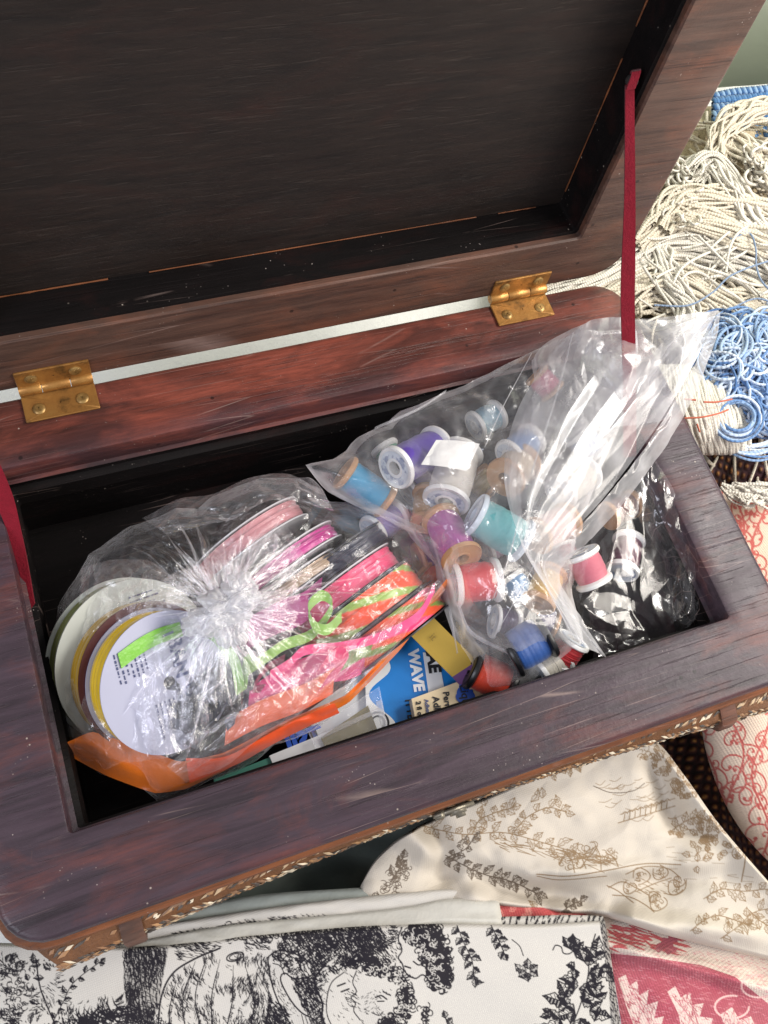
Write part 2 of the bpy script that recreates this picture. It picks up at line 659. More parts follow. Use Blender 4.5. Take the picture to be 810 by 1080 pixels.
M['clear_plastic'] = plain('pale blue plastic', (.62, .70, .78), .25, .06, 12, .05)
M['spool_wood'] = plain('pale spool wood', '#b98d63', .6, .22, 26, .25)
M['hole'] = plain('dark hole', (.02, .016, .014), .8, .2)
M['satin_print'] = satin('striped satin ribbon')
M['ink_navy'] = plain('navy ink', '#1d2f6b', .6, .05)
M['ink_grey'] = plain('grey ink', '#4f567a', .6, .05)
M['ink_dark'] = plain('dark ink', '#16181f', .6, .05)
M['ink_white'] = plain('white ink', (.82, .84, .86), .5, .03)
M['ink_blue'] = plain('blue ink', '#1a4fb0', .5, .05)
M['ink_gold'] = plain('faded gold ink', '#8d7430', .6, .05)
M['card_blue'] = plain('blue card', '#1f7fcf', .3, .06)
M['card_cream'] = plain('cream card', '#dcc9a4', .45, .05)
M['card_yellow'] = plain('mustard card', '#b99a3c', .4, .08)
M['card_purple'] = plain('purple card', '#6f4a7c', .4, .08)
M['card_white'] = plain('white card', (.74, .75, .75), .4, .05)
M['card_olive'] = plain('olive card', '#6d6233', .4, .12)
M['card_green'] = plain('green card', '#3c7d6b', .4, .12)
M['velvet'] = plain('red velvet ribbon', '#780f22', .8, .28, 70, .5, Sheen_Weight=.08, Specular_IOR_Level=.2)
M['label_paper'] = plain('white paper label', (.78, .77, .74), .7, .04)

# ================================================================== the surroundings
t = NT('white bed sheet')
v = t.obj()
t.bsdf(t.mix(t.noise(v, 5, 4), (.74, .74, .72), (.84, .84, .82)), .85, t.bump(t.noise(v, 7, 5), .4, .03))
M['sheet'] = t.m
t = NT('pale green wall paint')
v = t.obj()
t.bsdf(t.mix(t.noise(v, 3, 3), '#d3dcc6', '#dbe2cf'), .8, t.bump(t.noise(v, 120, 4), .08, .003))
M['wall'] = t.m

ZF = -.42
gx, gy = np.meshgrid(np.linspace(-2.5, 5, 120), np.linspace(-2.5, 1.66, 90), indexing='ij')
gz = ZF + .012 * vnoise(gx * 2.2, gy * 2.2, 5) + .006 * vnoise(gx * 7, gy * 7, 6)
gz = np.where(gy > 1.44, ZF - (gy - 1.44) * 2.2, gz)
tag(mesh('ground', np.stack([gx, gy, gz], -1), grid_faces(120, 90), M['sheet']), kind='structure')
b = MB().box((1.2, 1.75, .6), (4.2, 0, 0), (0, .05, 0), (0, 0, 1.6))
tag(b.build('wall', M['wall'], smooth=False), 'plain pale green wall far behind the box', 'wall', kind='structure')

# ================================================================== the wooden box
RX0, RX1, RY0, RY1 = -.100, 1.096, -.1155, .634
ID = .5208
ZB = -.36
box = empty('wooden_box', (.5, .26, ZB), 'dark reddish brown wooden box standing open, full of sewing supplies', 'box')
MW[box.name] = Matrix.Translation((0, 0, ZB))
box.matrix_world = MW[box.name]

loops = [(.006, .994, .006, ID - .006, .004, -.042), (0.0, 1.0, 0.0, ID, .004, -.040), (0.0, 1.0, 0.0, ID, .004, -.004),
         (-.0015, 1.0015, -.0015, ID + .0015, .006, -.001), (-.004, 1.004, -.004, ID + .004, .008, 0)]
for q in (.25, .5, .75):
    loops.append((RX0 * q, 1 + (RX1 - 1) * q, RY0 * q, ID + (RY1 - ID) * q, .01 + .05 * q, .0006 * math.sin(q * 9)))
for a in np.linspace(0, PI / 2, 5):
    e = .009
    loops.append((RX0 + e * (1 - math.sin(a)), RX1 - e * (1 - math.sin(a)), RY0 + e * (1 - math.sin(a)), RY1 - e * (1 - math.sin(a)), .060 - e * (1 - math.sin(a)), -e * (1 - math.cos(a))))
loops += [(RX0, RX1, RY0, RY1, .060, -.018), (RX0 + .003, RX1 - .003, RY0 + .003, RY1 - .003, .057, -.0205)]
Vr, Fr = ringloft(loops)
Vr[:, 2] += .0016 * vnoise(Vr[:, 0] * 7, Vr[:, 1] * 7, 3) * (Vr[:, 2] > -.03)
mesh('rim', Vr, Fr, M['wood_front'], box, sharp=40)
loops = [(RX0 + .003, RX1 - .003, RY0 + .003, RY1 - .003, .057, -.0195), (RX0 - .004, RX1 + .004, RY0 - .005, RY1 + .001, .060, -.0225),
         (RX0 - .008, RX1 + .008, RY0 - .0075, RY1 + .001, .060, -.029), (RX0 - .004, RX1 + .004, RY0 - .005, RY1, .060, -.036), (RX0 + .02, RX1 - .02, RY0 + .02, RY1 - .02, .05, -.037)]
Vr, Fr = ringloft(loops)
mesh('rim_moulding', Vr, Fr, M['orange_wood'], box, sharp=60)

# inside: black walls with a ledge, and the bottom
e = .012
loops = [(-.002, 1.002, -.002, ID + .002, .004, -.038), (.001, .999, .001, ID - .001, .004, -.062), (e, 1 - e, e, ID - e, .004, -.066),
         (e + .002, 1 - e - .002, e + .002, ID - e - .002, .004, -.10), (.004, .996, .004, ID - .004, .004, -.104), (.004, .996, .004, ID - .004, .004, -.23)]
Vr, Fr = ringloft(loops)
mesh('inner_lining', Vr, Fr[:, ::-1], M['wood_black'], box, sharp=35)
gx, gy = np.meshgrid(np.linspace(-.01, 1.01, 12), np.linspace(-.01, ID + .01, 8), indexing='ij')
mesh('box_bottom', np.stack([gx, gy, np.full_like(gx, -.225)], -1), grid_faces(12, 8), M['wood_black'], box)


def bulge(x, z):
    """how far the front panel swells past the rim edge at height z"""
    s = np.clip((x + .1) / 1.2, 0, 1)
    amp = (.016 + .030 * np.abs(2 * s - 1) ** 1.7) * np.clip((x + .10) / .05, 0, 1) * np.clip((1.096 - x) / .04, 0, 1)
    p = np.interp(z, [-.36, -.24, -.16, -.11, -.075, -.05, -.034], [-1.1, -1.0, -.5, .45, 1.0, .85, -.1])
    return np.where(p > 0, amp * p, .035 * p)


loops = []
zs = [-.034, -.042, -.05, -.06, -.07, -.08, -.095, -.11, -.13, -.16, -.2, -.24, -.30, -.36]
for z in zs:
    o = .010 - .004 * math.sin((z + .036) * 20)
    loops.append((RX0 + o, RX1 - o, RY0 + .006, RY1 - o, .05, z))
Vr, Fr = ringloft(loops)
k = np.clip((-Vr[:, 1] + .02) / .10, 0, 1)
Vr[:, 1] -= bulge(Vr[:, 0], Vr[:, 2]) * k ** 2
M['cane'] = plain('tan carved wood', '#6b4526', .6, .45, 60, .5, .004)
nl_ = len(Vr) // len(zs)
kc_ = 8
mesh('front_band', Vr[:nl_ * kc_], Fr[:nl_ * (kc_ - 1)], M['cane'], box, sharp=50)
mesh('body', Vr[nl_ * (kc_ - 1):], Fr[:nl_ * (len(zs) - kc_)], M['shadow_black'], box, sharp=50)
# carved leaf inlay: pale and dark flecks along the swelling front
fl = MB()
for q in range(1500):
    x = rng.uniform(-.06, 1.07)
    z = rng.uniform(-.108, -.038)
    row = int((z + .108) / .0085)
    z = -.108 + (row + .5) * .0085 + rng.normal(0, .001)
    y = RY0 + .006 - float(bulge(np.array(x), np.array(z)))
    y2 = RY0 + .006 - float(bulge(np.array(x), np.array(z + .004)))
    up = np.array([0, y2 - y, .004])
    up /= np.linalg.norm(up)
    s = (1 if row % 2 else -1) * rng.uniform(.3, .7)
    d = np.array([1, 0, 0]) + up * s
    d /= np.linalg.norm(d)
    nn = np.cross([1, 0, 0], up)
    sd = np.cross(nn, d)
    c = [hexc('#cdb088'), hexc('#a97a45'), hexc('#8f6033'), hexc('#e6d8bc'), hexc('#2c1b10'), hexc('#9a6a38'), hexc('#1c110c'), hexc('#2c1b10'), hexc('#7d5530')][rng.integers(9)]
    L, wd = rng.uniform(.004, .010), rng.uniform(.0014, .0030)
    o = np.array([x, y, z]) + nn * .0008
    V = np.array([o - d * L, o + sd * wd, o + d * L, o - sd * wd, o + nn * .0022])
    fl.add(V, np.array([(0, 3, 4), (3, 2, 4), (2, 1, 4), (1, 0, 4)]), c * rng.uniform(.75, 1.1))
M['inlay'] = printed('carved inlay', .5, 400, .1, 0, .1, .5)
fl.build('carved_inlay', M['inlay'], box, smooth=False, colored=True)
for x in (.043, .955):
    zz = np.linspace(-.036, -.2, 26)
    yy = RY0 + .003 - bulge(np.full_like(zz, x), zz) - .006
    V, F = [], None
    for sx, dy in ((-.014, .012), (-.014, .002), (-.011, 0), (.011, 0), (.014, .002), (.014, .012)):
        V.append(np.column_stack([np.full_like(zz, x + sx), yy + dy, zz]))
    mesh('batten', np.stack(V, 0).reshape(-1, 3), grid_faces(6, 26), M['wood_lid'], box, sharp=50)

# ---- lid, leaning back on its hinges
LA = math.radians(3.0)
LH = np.array([0, .6405, .0105])
LU = np.array([0, math.sin(LA), math.cos(LA)])
LN = np.array([0, math.cos(LA), -math.sin(LA)])


def lidp(V):
    V = np.asarray(V, float)
    return LH + V[:, :1] * np.array([1., 0, 0]) + V[:, 1:2] * LU + V[:, 2:3] * LN


LV1 = .752
LB, LR = .114, .121
ox0, ox1, oy0, oy1 = RX0 + LR, RX1 - LR, LB, LV1 - LB
loops = [(ox0, ox1, oy0, oy1, .006, .012), (ox0, ox1, oy0, oy1, .006, .003), (ox0 - .003, ox1 + .003, oy0 - .003, oy1 + .003, .008, 0)]
for q in (.3, .6):
    loops.append((ox0 + (RX0 - ox0) * q, ox1 + (RX1 - ox1) * q, oy0 * (1 - q), oy1 + (LV1 - oy1) * q, .01 + .05 * q, 0))
for a in np.linspace(0, PI / 2, 5):
    e = .007 * (1 - math.sin(a))
    loops.append((RX0 + e, RX1 - e, e, LV1 - e, .066 - e, .007 * (1 - math.cos(a))))
loops += [(RX0, RX1, 0, LV1, .066, .05), (RX0 + .004, RX1 - .004, .004, LV1 - .004, .064, .062), (RX0 + .03, RX1 - .03, .03, LV1 - .03, .05, .10),
          (RX0 + .12, RX1 - .12, .12, LV1 - .12, .04, .13), (RX0 + .3, RX1 - .3, .3, LV1 - .3, .02, .14)]
Vr, Fr = ringloft(loops)
lid = mesh('lid', lidp(Vr), Fr[:, ::-1], M['wood_lid'], box, sharp=40)
loops = [(ox0, ox1, oy0, oy1, .005, .0118), (ox0 + .006, ox1 - .006, oy0 + .006, oy1 - .006, .005, .013), (ox0 + .006, ox1 - .006, oy0 + .006, oy1 - .006, .005, .026),
         (ox0 + .002, ox1 - .002, oy0 + .002, oy1 - .002, .005, .029), (ox0 + .002, ox1 - .002, oy0 + .002, oy1 - .002, .005, .08)]
Vr, Fr = ringloft(loops)
mesh('lid_recess', lidp(Vr), Fr, M['wood_black'], lid, sharp=35)
gx, gy = np.meshgrid(np.linspace(ox0, ox1, 60), np.linspace(oy0, oy1, 40), indexing='ij')
V = lidp(np.stack([gx, gy, .0785 + .001 * vnoise(gx * 4, gy * 4, 2)], -1).reshape(-1, 3))
mesh('lid_panel', V, grid_faces(60, 40), M['panel'], lid)
bead = MB()
for a, b_, wd in (((ox0 + .02, oy0 + .0035), (ox0 + .20, oy0 + .0035), .0016), ((ox0 + .26, oy0 + .0035), (ox1 - .16, oy0 + .0035), .0012), ((ox1 - .12, oy0 + .0035), (ox1 - .05, oy0 + .0035), .0013),
                  ((ox1 - .0035, oy0 + .03), (ox1 - .0035, oy0 + .28), .0013), ((ox1 - .0035, oy0 + .33), (ox1 - .0035, oy1 - .05), .0016)):
    n_ = 14
    tt = np.linspace(0, 1, n_)
    p = np.column_stack([a[0] + (b_[0] - a[0]) * tt, a[1] + (b_[1] - a[1]) * tt, np.full(n_, .0765)])
    V, F, _ = tubes(lidp(p)[None], (wd * (.6 + .6 * rng.random(n_)))[None], 5)
    bead.add(V, F)
bead.build('panel_bead', M['orange_wood'], lid)

# ---- brass hinges
t = NT('tarnished brass')
v = t.obj()
tn = t.noise(v, 28, 6, .65)
t.bsdf(t.ramp(tn, [(.30, '#59411f'), (.46, '#a3743c'), (.72, '#c0904f')]), t.ramp(tn, [(.3, .6), (.6, .33)]), t.bump(t.noise(v, 80, 5), .25, .003), Metallic=.55)
M['brass'] = t.m
t = NT('dark brass screw')
t.bsdf(t.ramp(t.noise(t.obj(), 60, 4), [(.3, '#6a4f28'), (.7, '#b8955a')]), .4, Metallic=.5)
M['screw'] = t.m
M['steel'] = plain('dull grey latch metal', '#8b8577', .42, .2, 40, .2, Metallic=.8)


def plate(mb, fn, x0, x1, y0, y1, th, nx=2):
    V, F = ringloft([(x0, x1, y0, y1, .002, 0), (x0, x1, y0, y1, .002, th * .7), (x0 + th * .3, x1 - th * .3, y0 + th * .3, y1 - th * .3, .002, th),
                     ((x0 + x1) / 2 - .001, (x0 + x1) / 2 + .001, (y0 + y1) / 2 - .001, (y0 + y1) / 2 + .001, .0004, th)])
    mb.add(fn(V), F)


def rimp(V):
    return np.column_stack([V[:, 0], V[:, 1], V[:, 2] + .001])


def lidface(V):
    return lidp(np.column_stack([V[:, 0], V[:, 1], -V[:, 2] - .0005]))


for hx in (.112, .893):
    h = MB()
    hw = .054
    plate(h, rimp, hx - hw, hx + hw, .586, .632, .0028)
    hb = h.build('hinge', M['brass'], box, sharp=40)
    h = MB()
    plate(h, lidface, hx - hw, hx + hw, .003, .042, .0028)
    # the two leaves carry one barrel of three knuckles
    for k_, (a, b_) in enumerate(((-hw, -hw * .4), (-hw * .38, hw * .38), (hw * .4, hw))):
        V, F = lathe([(a, .001), (a, .0082), (a + .001, .0088), (b_ - .001, .0088), (b_, .0082), (b_, .001)], (hx, .6368, .0105), (1, 0, 0), 20)
        h.add(V, F)
    h.build('upper_leaf', M['brass'], hb, sharp=40)
    for sx in (-.032, .032):
        for side in (0, 1):
            sc = MB()
            if side == 0:
                o, n_, xd = np.array([hx + sx, .606 + rng.normal(0, .002), .0036]), np.array([0, 0, 1.]), np.array([1., 0, 0])
            else:
                o, n_, xd = lidp([(hx + sx, .024, -.0032)])[0], -LN, np.array([1., 0, 0])
            V, F = lathe([(-.001, .0095), (.0012, .0095), (.003, .0075), (.0034, .0045), (.0030, .0002)], o, n_, 22)
            sc.add(V, F)
            a = rng.uniform(0, PI)
            yd = np.cross(n_, xd)
            for aa in (a, a + PI / 2):
                sl = xd * math.cos(aa) + yd * math.sin(aa)
                sc.box(o + n_ * .0034, sl * .0055, np.cross(n_, sl) * .0009, n_ * .0004)
            so = sc.build('screw', M['screw'], hb, sharp=35)

# ---- red ribbon stays
def ribbon_path(pts, wdir, width, n=40, thick=.0022):
    C = spline(pts, n)
    wd = np.asarray(wdir, float)
    if wd.ndim == 1:
        wd = np.broadcast_to(wd, C.shape)
    else:
        wd = spline(wd, n)
    wd = wd / np.linalg.norm(wd, axis=1, keepdims=True)
    T = np.gradient(C, axis=0)
    T /= np.linalg.norm(T, axis=1, keepdims=True)
    nd = np.cross(T, wd)
    nd /= np.linalg.norm(nd, axis=1, keepdims=True)
    w2 = width / 2 if np.ndim(width) == 0 else np.interp(np.linspace(0, 1, n), np.linspace(0, 1, len(width)), width)[:, None] / 2
    q = [C - wd * w2 - nd * thick / 2, C + wd * w2 - nd * thick / 2, C + wd * w2 + nd * thick / 2, C - wd * w2 + nd * thick / 2]
    return np.stack(q, 1).reshape(-1, 3), grid_faces(n, 4, closed_v=True)


def strap(top, bot, ups, wid, wd):
    tw = [np.asarray(wd) + np.array([0, q, q * .5]) for q in (0, 0, 0, 0, .0, .10, -.12, .16, -.06, .05)]
    mids = [top * (1 - q) + bot * q + np.array([dx, -.002, -.005]) for q, dx in ((.25, .0015), (.5, -.002), (.75, .001))]
    V, F = ribbon_path([top + np.array(u) for u in ups] + [top] + mids + [bot], tw, wid, 90, .0042)
    return mesh('lid_stay', V, F, M['velvet'], box, sharp=50)


sT, sB = at(664, 100, .40), np.array([.985, .31, -.035])
cdir = np.array([.93, -.24, .27])
st = strap(sT, sB, [(.006, .014, .010), (.004, .014, .026), (-.003, .004, .032), (-.006, -.002, .014)], [.012, .013, .016, .021, .0215, .021, .022], cdir)
V, F = lathe([(0, .001), (.001, .009), (.005, .009), (.008, .006), (.009, .001)], sT + np.array([.000, .010, .016]), (-.3, -.8, .4), 16)
mesh('tack', V, F, M['hole'], st)
sB2 = at(34, 640, -.055)
V, F = ribbon_path([np.array([-.012, .675, .43]), np.array([-.006, .55, .22]), np.array([.008, .47, .04]), (at(18, 570, -.02)), sB2], (.75, .55, .35), [.03, .03, .034, .03, .012], 50, .004)
mesh('lid_stay', V, F, M['velvet'], box, sharp=40)

# ---- latch under the front edge
lt = MB()
c = at(478, 852, -.045)
y0 = RY0 + .006 - float(bulge(np.array(c[0]), np.array(-.05))) - .004
for (dx, dz, sx, sz, sy) in ((0, -.006, .030, .007, .003), (-.022, -.006, .006, .006, .005), (.008, -.016, .010, .010, .006), (.012, -.022, .006, .005, .009)):
    lt.box((c[0] + dx, y0 - sy * .6, -.042 + dz), (sx, 0, .001), (0, sy, 0), (0, 0, sz))
lt.build('latch', M['steel'], box, smooth=False)

# ================================================================== things inside the box
def rot_to(n, xhint=(1, 0, 0)):
    n = np.asarray(n, float)
    n = n / np.linalg.norm(n)
    x = np.asarray(xhint, float)
    x = x - n * (x @ n)
    x /= np.linalg.norm(x)
    y = np.cross(n, x)
    return Matrix(((x[0], y[0], n[0]), (x[1], y[1], n[1]), (x[2], y[2], n[2])))


MC = {}


def cached(kind, col, fn):
    k = (kind, col)
    if k not in MC:
        MC[k] = fn(kind + ' ' + col.strip('#'), col)
    return MC[k]


def ribbon_spool(c, n, R, w, stripes, flange, label, group, rh=None, xhint=(1, 0, 0), printcols=None):
    """flat spool of ribbon: two card flanges and the wound ribbon between them"""
    n = np.asarray(n, float)
    n /= np.linalg.norm(n)
    rt = empty('ribbon_spool', c, label, 'ribbon spool', group, rot_to(n, xhint))
    rh = rh or .09 * R
    th = .0022
    for s in (1, -1):
        a = s * w / 2
        V, F = lathe([(a, rh), (a, R * .6), (a, R), (a + s * th, R), (a + s * th, R * .6), (a + s * th, rh), (a, rh)], c, n, 72)
        mesh('flange', V, F if s < 0 else F[:, ::-1], flange, rt, sharp=40)
    na = 12
    axs = np.linspace(-w / 2 + th, w / 2 - th, na * 3)
    rr = R * .955 + .0012 * vnoise(axs * 300, axs * 0, 4)
    seg = 160
    V, F = lathe([(-w / 2 + th, rh)] + list(zip(axs, rr)) + [(w / 2 - th, rh)], c, n, seg)
    if isinstance(stripes, str):
        mesh('ribbon', V, F, cached('satin', stripes, satin), rt, sharp=40)
    else:
        m = len(axs) + 2
        A = np.concatenate([[-w / 2], axs, [w / 2]]) / w + .5
        th_ = np.arange(seg) / seg * 2 * PI
        col = stripes(np.repeat(A[:, None], seg, 1), np.repeat(th_[None], m, 0))
        mesh('ribbon', V, F, M['satin_print'], rt, sharp=40, col=col)
    V, F = lathe([(-w / 2 - .001, rh * 1.02), (w / 2 + .001, rh * 1.02), (w / 2 + .001, rh * .86), (-w / 2 - .001, rh * .86), (-w / 2 - .001, rh * 1.02)], c, n, 24)
    mesh('core', V, F, M['hole'], rt, sharp=40)
    return rt


G_RIB = 'ribbon spools in the knotted bag'
nA = np.array([.40, -.45, .80])
nA /= np.linalg.norm(nA)
M['flange_white'] = plain('bluish white spool card', (.40, .41, .53), .4, .05, 10, .05)
M['flange_pale'] = plain('pale grey green spool card', (.46, .48, .43), .4, .06, 10, .05)
M['flange_maroon'] = plain('maroon spool card', '#4a1a20', .45, .1)
M['flange_black'] = plain('dark spool card', '#23232c', .4, .1)
M['flange_clear'] = plain('grey white spool rim', (.6, .6, .62), .35, .05)
cA = at(170, 717, -.048)
xt = at(185, 745, -.05) - at(157, 690, -.05)            # reading direction of the print on the front card
spA = ribbon_spool(cA, nA, .100, .046, '#e3bd1c', M['flange_white'], 'white spool of yellow ribbon printed with navy lettering, top of the left stack', G_RIB, xhint=xt)
cB = cA - nA * .045 + np.array([-.004, .006, 0])
ribbon_spool(cB, nA, .105, .042, '#a98414', M['flange_maroon'], 'ochre ribbon spool with maroon rims under the white printed spool', G_RIB)
cC = cB - nA * .040 + np.array([.004, .012, 0.004])
spC = ribbon_spool(cC, nA, .122, .036, '#69703a', M['flange_pale'], 'largest ribbon spool, pale card with olive ribbon, at the left wall of the box', G_RIB)
# print on the front cards
fx = xt - nA * (xt @ nA)
fx /= np.linalg.norm(fx)
fy = np.cross(nA, fx)
fo = cA + nA * (.023 + .0022)


def fpt(u, v):
    return fo + fx * u + fy * v


text_mesh('lettering', 'BAN', .030, fpt(-.060, .012), fx, fy, M['ink_navy'], spA, bold=.0008)
text_mesh('lettering', 'UTTA', .028, fpt(.012, .018), fx, fy, M['ink_navy'], spA, bold=.0006)


def small_print(o, xd, yd, n, rows, length, h, mat, parent):
    """lines of print too small to read: short inked strokes"""
    m = MB()
    for r_ in range(rows):
        u = 0.0
        while u < length * rng.uniform(.6, 1.0):
            L = rng.uniform(.5, 2.2) * h
            m.box(o + xd * (u + L / 2) - yd * (r_ * h * 1.9) + n * .0012, xd * L * .42, yd * h * rng.uniform(.18, .34), n * .0002)
            u += L + (h * .9 if rng.random() < .2 else h * .25)
    return m.build('small_print', mat, parent, smooth=False)


small_print(fpt(.022, .0), fx, fy, nA, 5, .055, .0036, M['ink_grey'], spA)
small_print(fpt(-.066, -.026), fx, fy, nA, 7, .05, .0036, M['ink_grey'], spA)
M['green_tape'] = satin('lime ribbon', '#7cc23c')
gb = MB()
e1 = fpt(-.083, .022)
gpts = [fpt(-.055, -.062), fpt(-.064, -.03), fpt(-.068, .0), fpt(-.066, .035)]
V, F = ribbon_path([p + nA * .002 for p in gpts], nA * 0 + fx, .021, 24, .0016)
tag(mesh('ribbon_piece', V, F, M['green_tape'], sharp=40), 'short lime green ribbon piece lying across the white printed spool', 'ribbon')
V, F = ribbon_path([fpt(-.066, .005) + nA * .0036, fpt(-.067, .022) + nA * .0038], fx, .0035, 6, .0008)
tag(mesh('ribbon_mark', V, F, M['ink_navy']), 'short navy printed bar on the lime green ribbon piece', 'mark')
fC = cC + nA * .0205
small_print(fC + fx * -.095 + fy * .01, fy, -fx, nA, 4, .055, .0038, M['ink_grey'], spC)

# the spools standing on edge at the right
nR = np.array([.35, -.93, -.13])
nR /= np.linalg.norm(nR)


def edge_spool(px, py, zt, R, w, stripes, flange, label, tilt=0.0):
    p = at(px, py, zt) - np.array([0, 0, R])
    return ribbon_spool(p, nR + np.array([tilt, 0, tilt * .5]), R, w, stripes, flange, label, G_RIB, xhint=(1, 0, 0))


def og(a, th):
    c = np.empty(a.shape + (3,))
    c[:] = hexc('#e8491a')
    s = (a * 1.1 + th * .85) % 1.0
    g = (s > .62) & (s < .92)
    c[g] = hexc('#8fb04a')
    return c


def po(a, th):
    c = np.empty(a.shape + (3,))
    c[:] = hexc('#ec5426')
    s = (a * .9 + th * .72 + .2) % 1.0
    c[(s > .30) & (s < .62)] = hexc('#e8447c')
    c[(s > .80)] = hexc('#7e9c40')
    return c


def mg(a, th):
    c = np.empty(a.shape + (3,))
    k = vnoise(a * 14 + th * 3, th * 2, 9)[..., None]
    c[:] = hexc('#b32a80')
    return c * (1 + .35 * k)


def be(a, th):
    k = vnoise(a * 22, th * 1.5, 19)[..., None]
    return hexc('#b49c84') * (1 + .35 * k)


edge_spool(268, 548, -.020, .100, .032, '#c98a90', M['flange_clear'], 'dusty pink ribbon spool on edge, farthest back in the knotted bag')
edge_spool(310, 572, -.022, .094, .026, mg, M['flange_clear'], 'magenta ribbon spool on edge beside the dusty pink one')
edge_spool(322, 598, -.026, .072, .022, be, M['flange_clear'], 'beige ribbon spool on edge near the knot of the bag')
edge_spool(366, 574, -.030, .096, .030, '#20243a', M['flange_black'], 'dark navy ribbon spool on edge behind the hot pink spool')
edge_spool(373, 601, -.010, .100, .036, '#ee4678', M['flange_clear'], 'hot pink ribbon spool on edge between the navy and the orange spools')
edge_spool(394, 623, -.004, .108, .046, og, M['flange_black'], 'orange ribbon spool crossed by a green band')
edge_spool(420, 647, -.012, .108, .044, po, M['flange_black'], 'orange, pink and green ribbon spool at the bag edge beside the red thread')

# the wide orange ribbon round the bottom of the bag
up = [(72, 783, -.075), (98, 772, -.066), (150, 788, -.062), (190, 804, -.06), (235, 794, -.06), (300, 760, -.055), (365, 732, -.05), (420, 676, -.04), (470, 612, -.03)]
dn = [(70, 795, -.10), (114, 819, -.105), (164, 837, -.11), (196, 833, -.11), (245, 808, -.10), (308, 772, -.085), (368, 741, -.075), (423, 684, -.06), (473, 618, -.05)]
A_, B_ = [.7 * poly_at([at(*p) for p in e_], 90) + .3 * spline([at(*p) for p in e_], 90) for e_ in (up, dn)]
tt = np.linspace(0, 1, 12)
V = A_[:, None] * (1 - tt)[None, :, None] + B_[:, None] * tt[None, :, None]
V[..., 2] += .012 * facets(np.linspace(0, 9, 90)[:, None], tt[None] * 1.6, 18) + .0015 * facets(np.linspace(0, 26, 90)[:, None], tt[None] * 3, 19) + .0025 * vnoise(np.linspace(0, 14, 90)[:, None], tt[None] * 2, 8)
M['satin_orange'] = satin('orange satin ribbon', '#e8761a')
me_ = mesh('ribbon', V.reshape(-1, 3), grid_faces(90, 12), M['satin_orange'])
tag(me_, 'wide orange satin ribbon wrapped along the front of the knotted bag', 'ribbon', 'loose ribbons in the knotted bag')
up = [(196, 800, -.06), (240, 797, -.05), (300, 765, -.04), (352, 742, -.035)]
dn = [(200, 826, -.085), (250, 806, -.075), (305, 776, -.06), (358, 752, -.05)]
A_, B_ = spline([at(*p) for p in up], 50), spline([at(*p) for p in dn], 50)
V = A_[:, None] * (1 - tt)[None, :, None] + B_[:, None] * tt[None, :, None]
V[..., 2] += .004 * np.sin(tt * PI)[None] + .004 * facets(np.linspace(0, 7, 50)[:, None], tt[None] * 1.4, 28)
tag(mesh('ribbon', V.reshape(-1, 3), grid_faces(50, 12), satin('red orange satin', '#e0501c')), 'red orange ribbon length folded over the wide orange ribbon', 'ribbon', 'loose ribbons in the knotted bag')


def ribbon_loose(pts, width, colr, label, wd=(.3, .5, .8), n=70):
    P_ = [at(*p) for p in pts]
    V, F = ribbon_path(P_, wd, width, n, .0014)
    return tag(mesh('ribbon', V, F, cached('satin', colr, satin), sharp=40), label, 'ribbon', 'loose ribbons in the knotted bag')


ribbon_loose([(262, 690, .0), (258, 712, -.01), (254, 730, -.015), (248, 700, .0), (232, 676, .01), (222, 668, .01)], .016, '#7fae4a', 'green ribbon tail hanging straight below the knot of the bag', (.8, .2, .5))
ribbon_loose([(262, 706, -.02), (285, 690, -.01), (300, 680, -.015), (330, 668, -.02), (350, 640, -.005), (340, 628, .0), (326, 640, .005), (330, 658, .0), (345, 664, -.005), (360, 650, -.01)], .016, '#86b24c', 'green ribbon curled into a ring left of the orange spool', (.2, .9, .4), 110)
ribbon_loose([(285, 712, -.03), (305, 700, -.02), (322, 686, -.012), (360, 682, -.008), (400, 672, -.006), (440, 650, -.004), (458, 620, -.006)], .014, '#ec4f86', 'long hot pink ribbon running below the orange spools', (.25, .9, .45), 90)
ribbon_loose([(330, 716, -.03), (342, 698, -.012), (356, 690, -.01), (362, 702, -.02), (346, 716, -.03), (338, 725, -.04)], .030, '#e2376f', 'short hot pink ribbon fold below the green ring', (.6, .5, .6), 60)
ribbon_loose([(300, 694, -.04), (280, 706, -.03), (268, 726, -.04), (290, 720, -.05), (318, 694, -.04)], .012, '#8a2348', 'maroon ribbon tangle right of the green tail', (.3, .6, .7), 60)
ribbon_loose([(360, 700, -.045), (390, 682, -.035), (420, 664, -.03), (440, 650, -.04)], .022, '#7d9f42', 'olive green ribbon under the long hot pink one', (.3, .8, .5), 50)

ribbon_loose([(262, 742, -.06), (292, 722, -.045), (330, 706, -.05), (372, 700, -.05), (410, 678, -.05)], .045, '#d8337a', 'broad deep pink ribbon lying low along the front of the knotted bag', (.3, .8, .5), 60)
ribbon_loose([(238, 772, -.07), (276, 752, -.055), (318, 736, -.06), (352, 718, -.06)], .040, '#e2622c', 'broad coral orange ribbon folded under the deep pink one', (.3, .8, .5), 60)
ribbon_loose([(262, 668, -.05), (292, 652, -.04), (318, 642, -.045), (338, 626, -.05)], .050, '#b23a86', 'broad magenta ribbon tucked under the knot of the bag', (.3, .8, .5), 60)
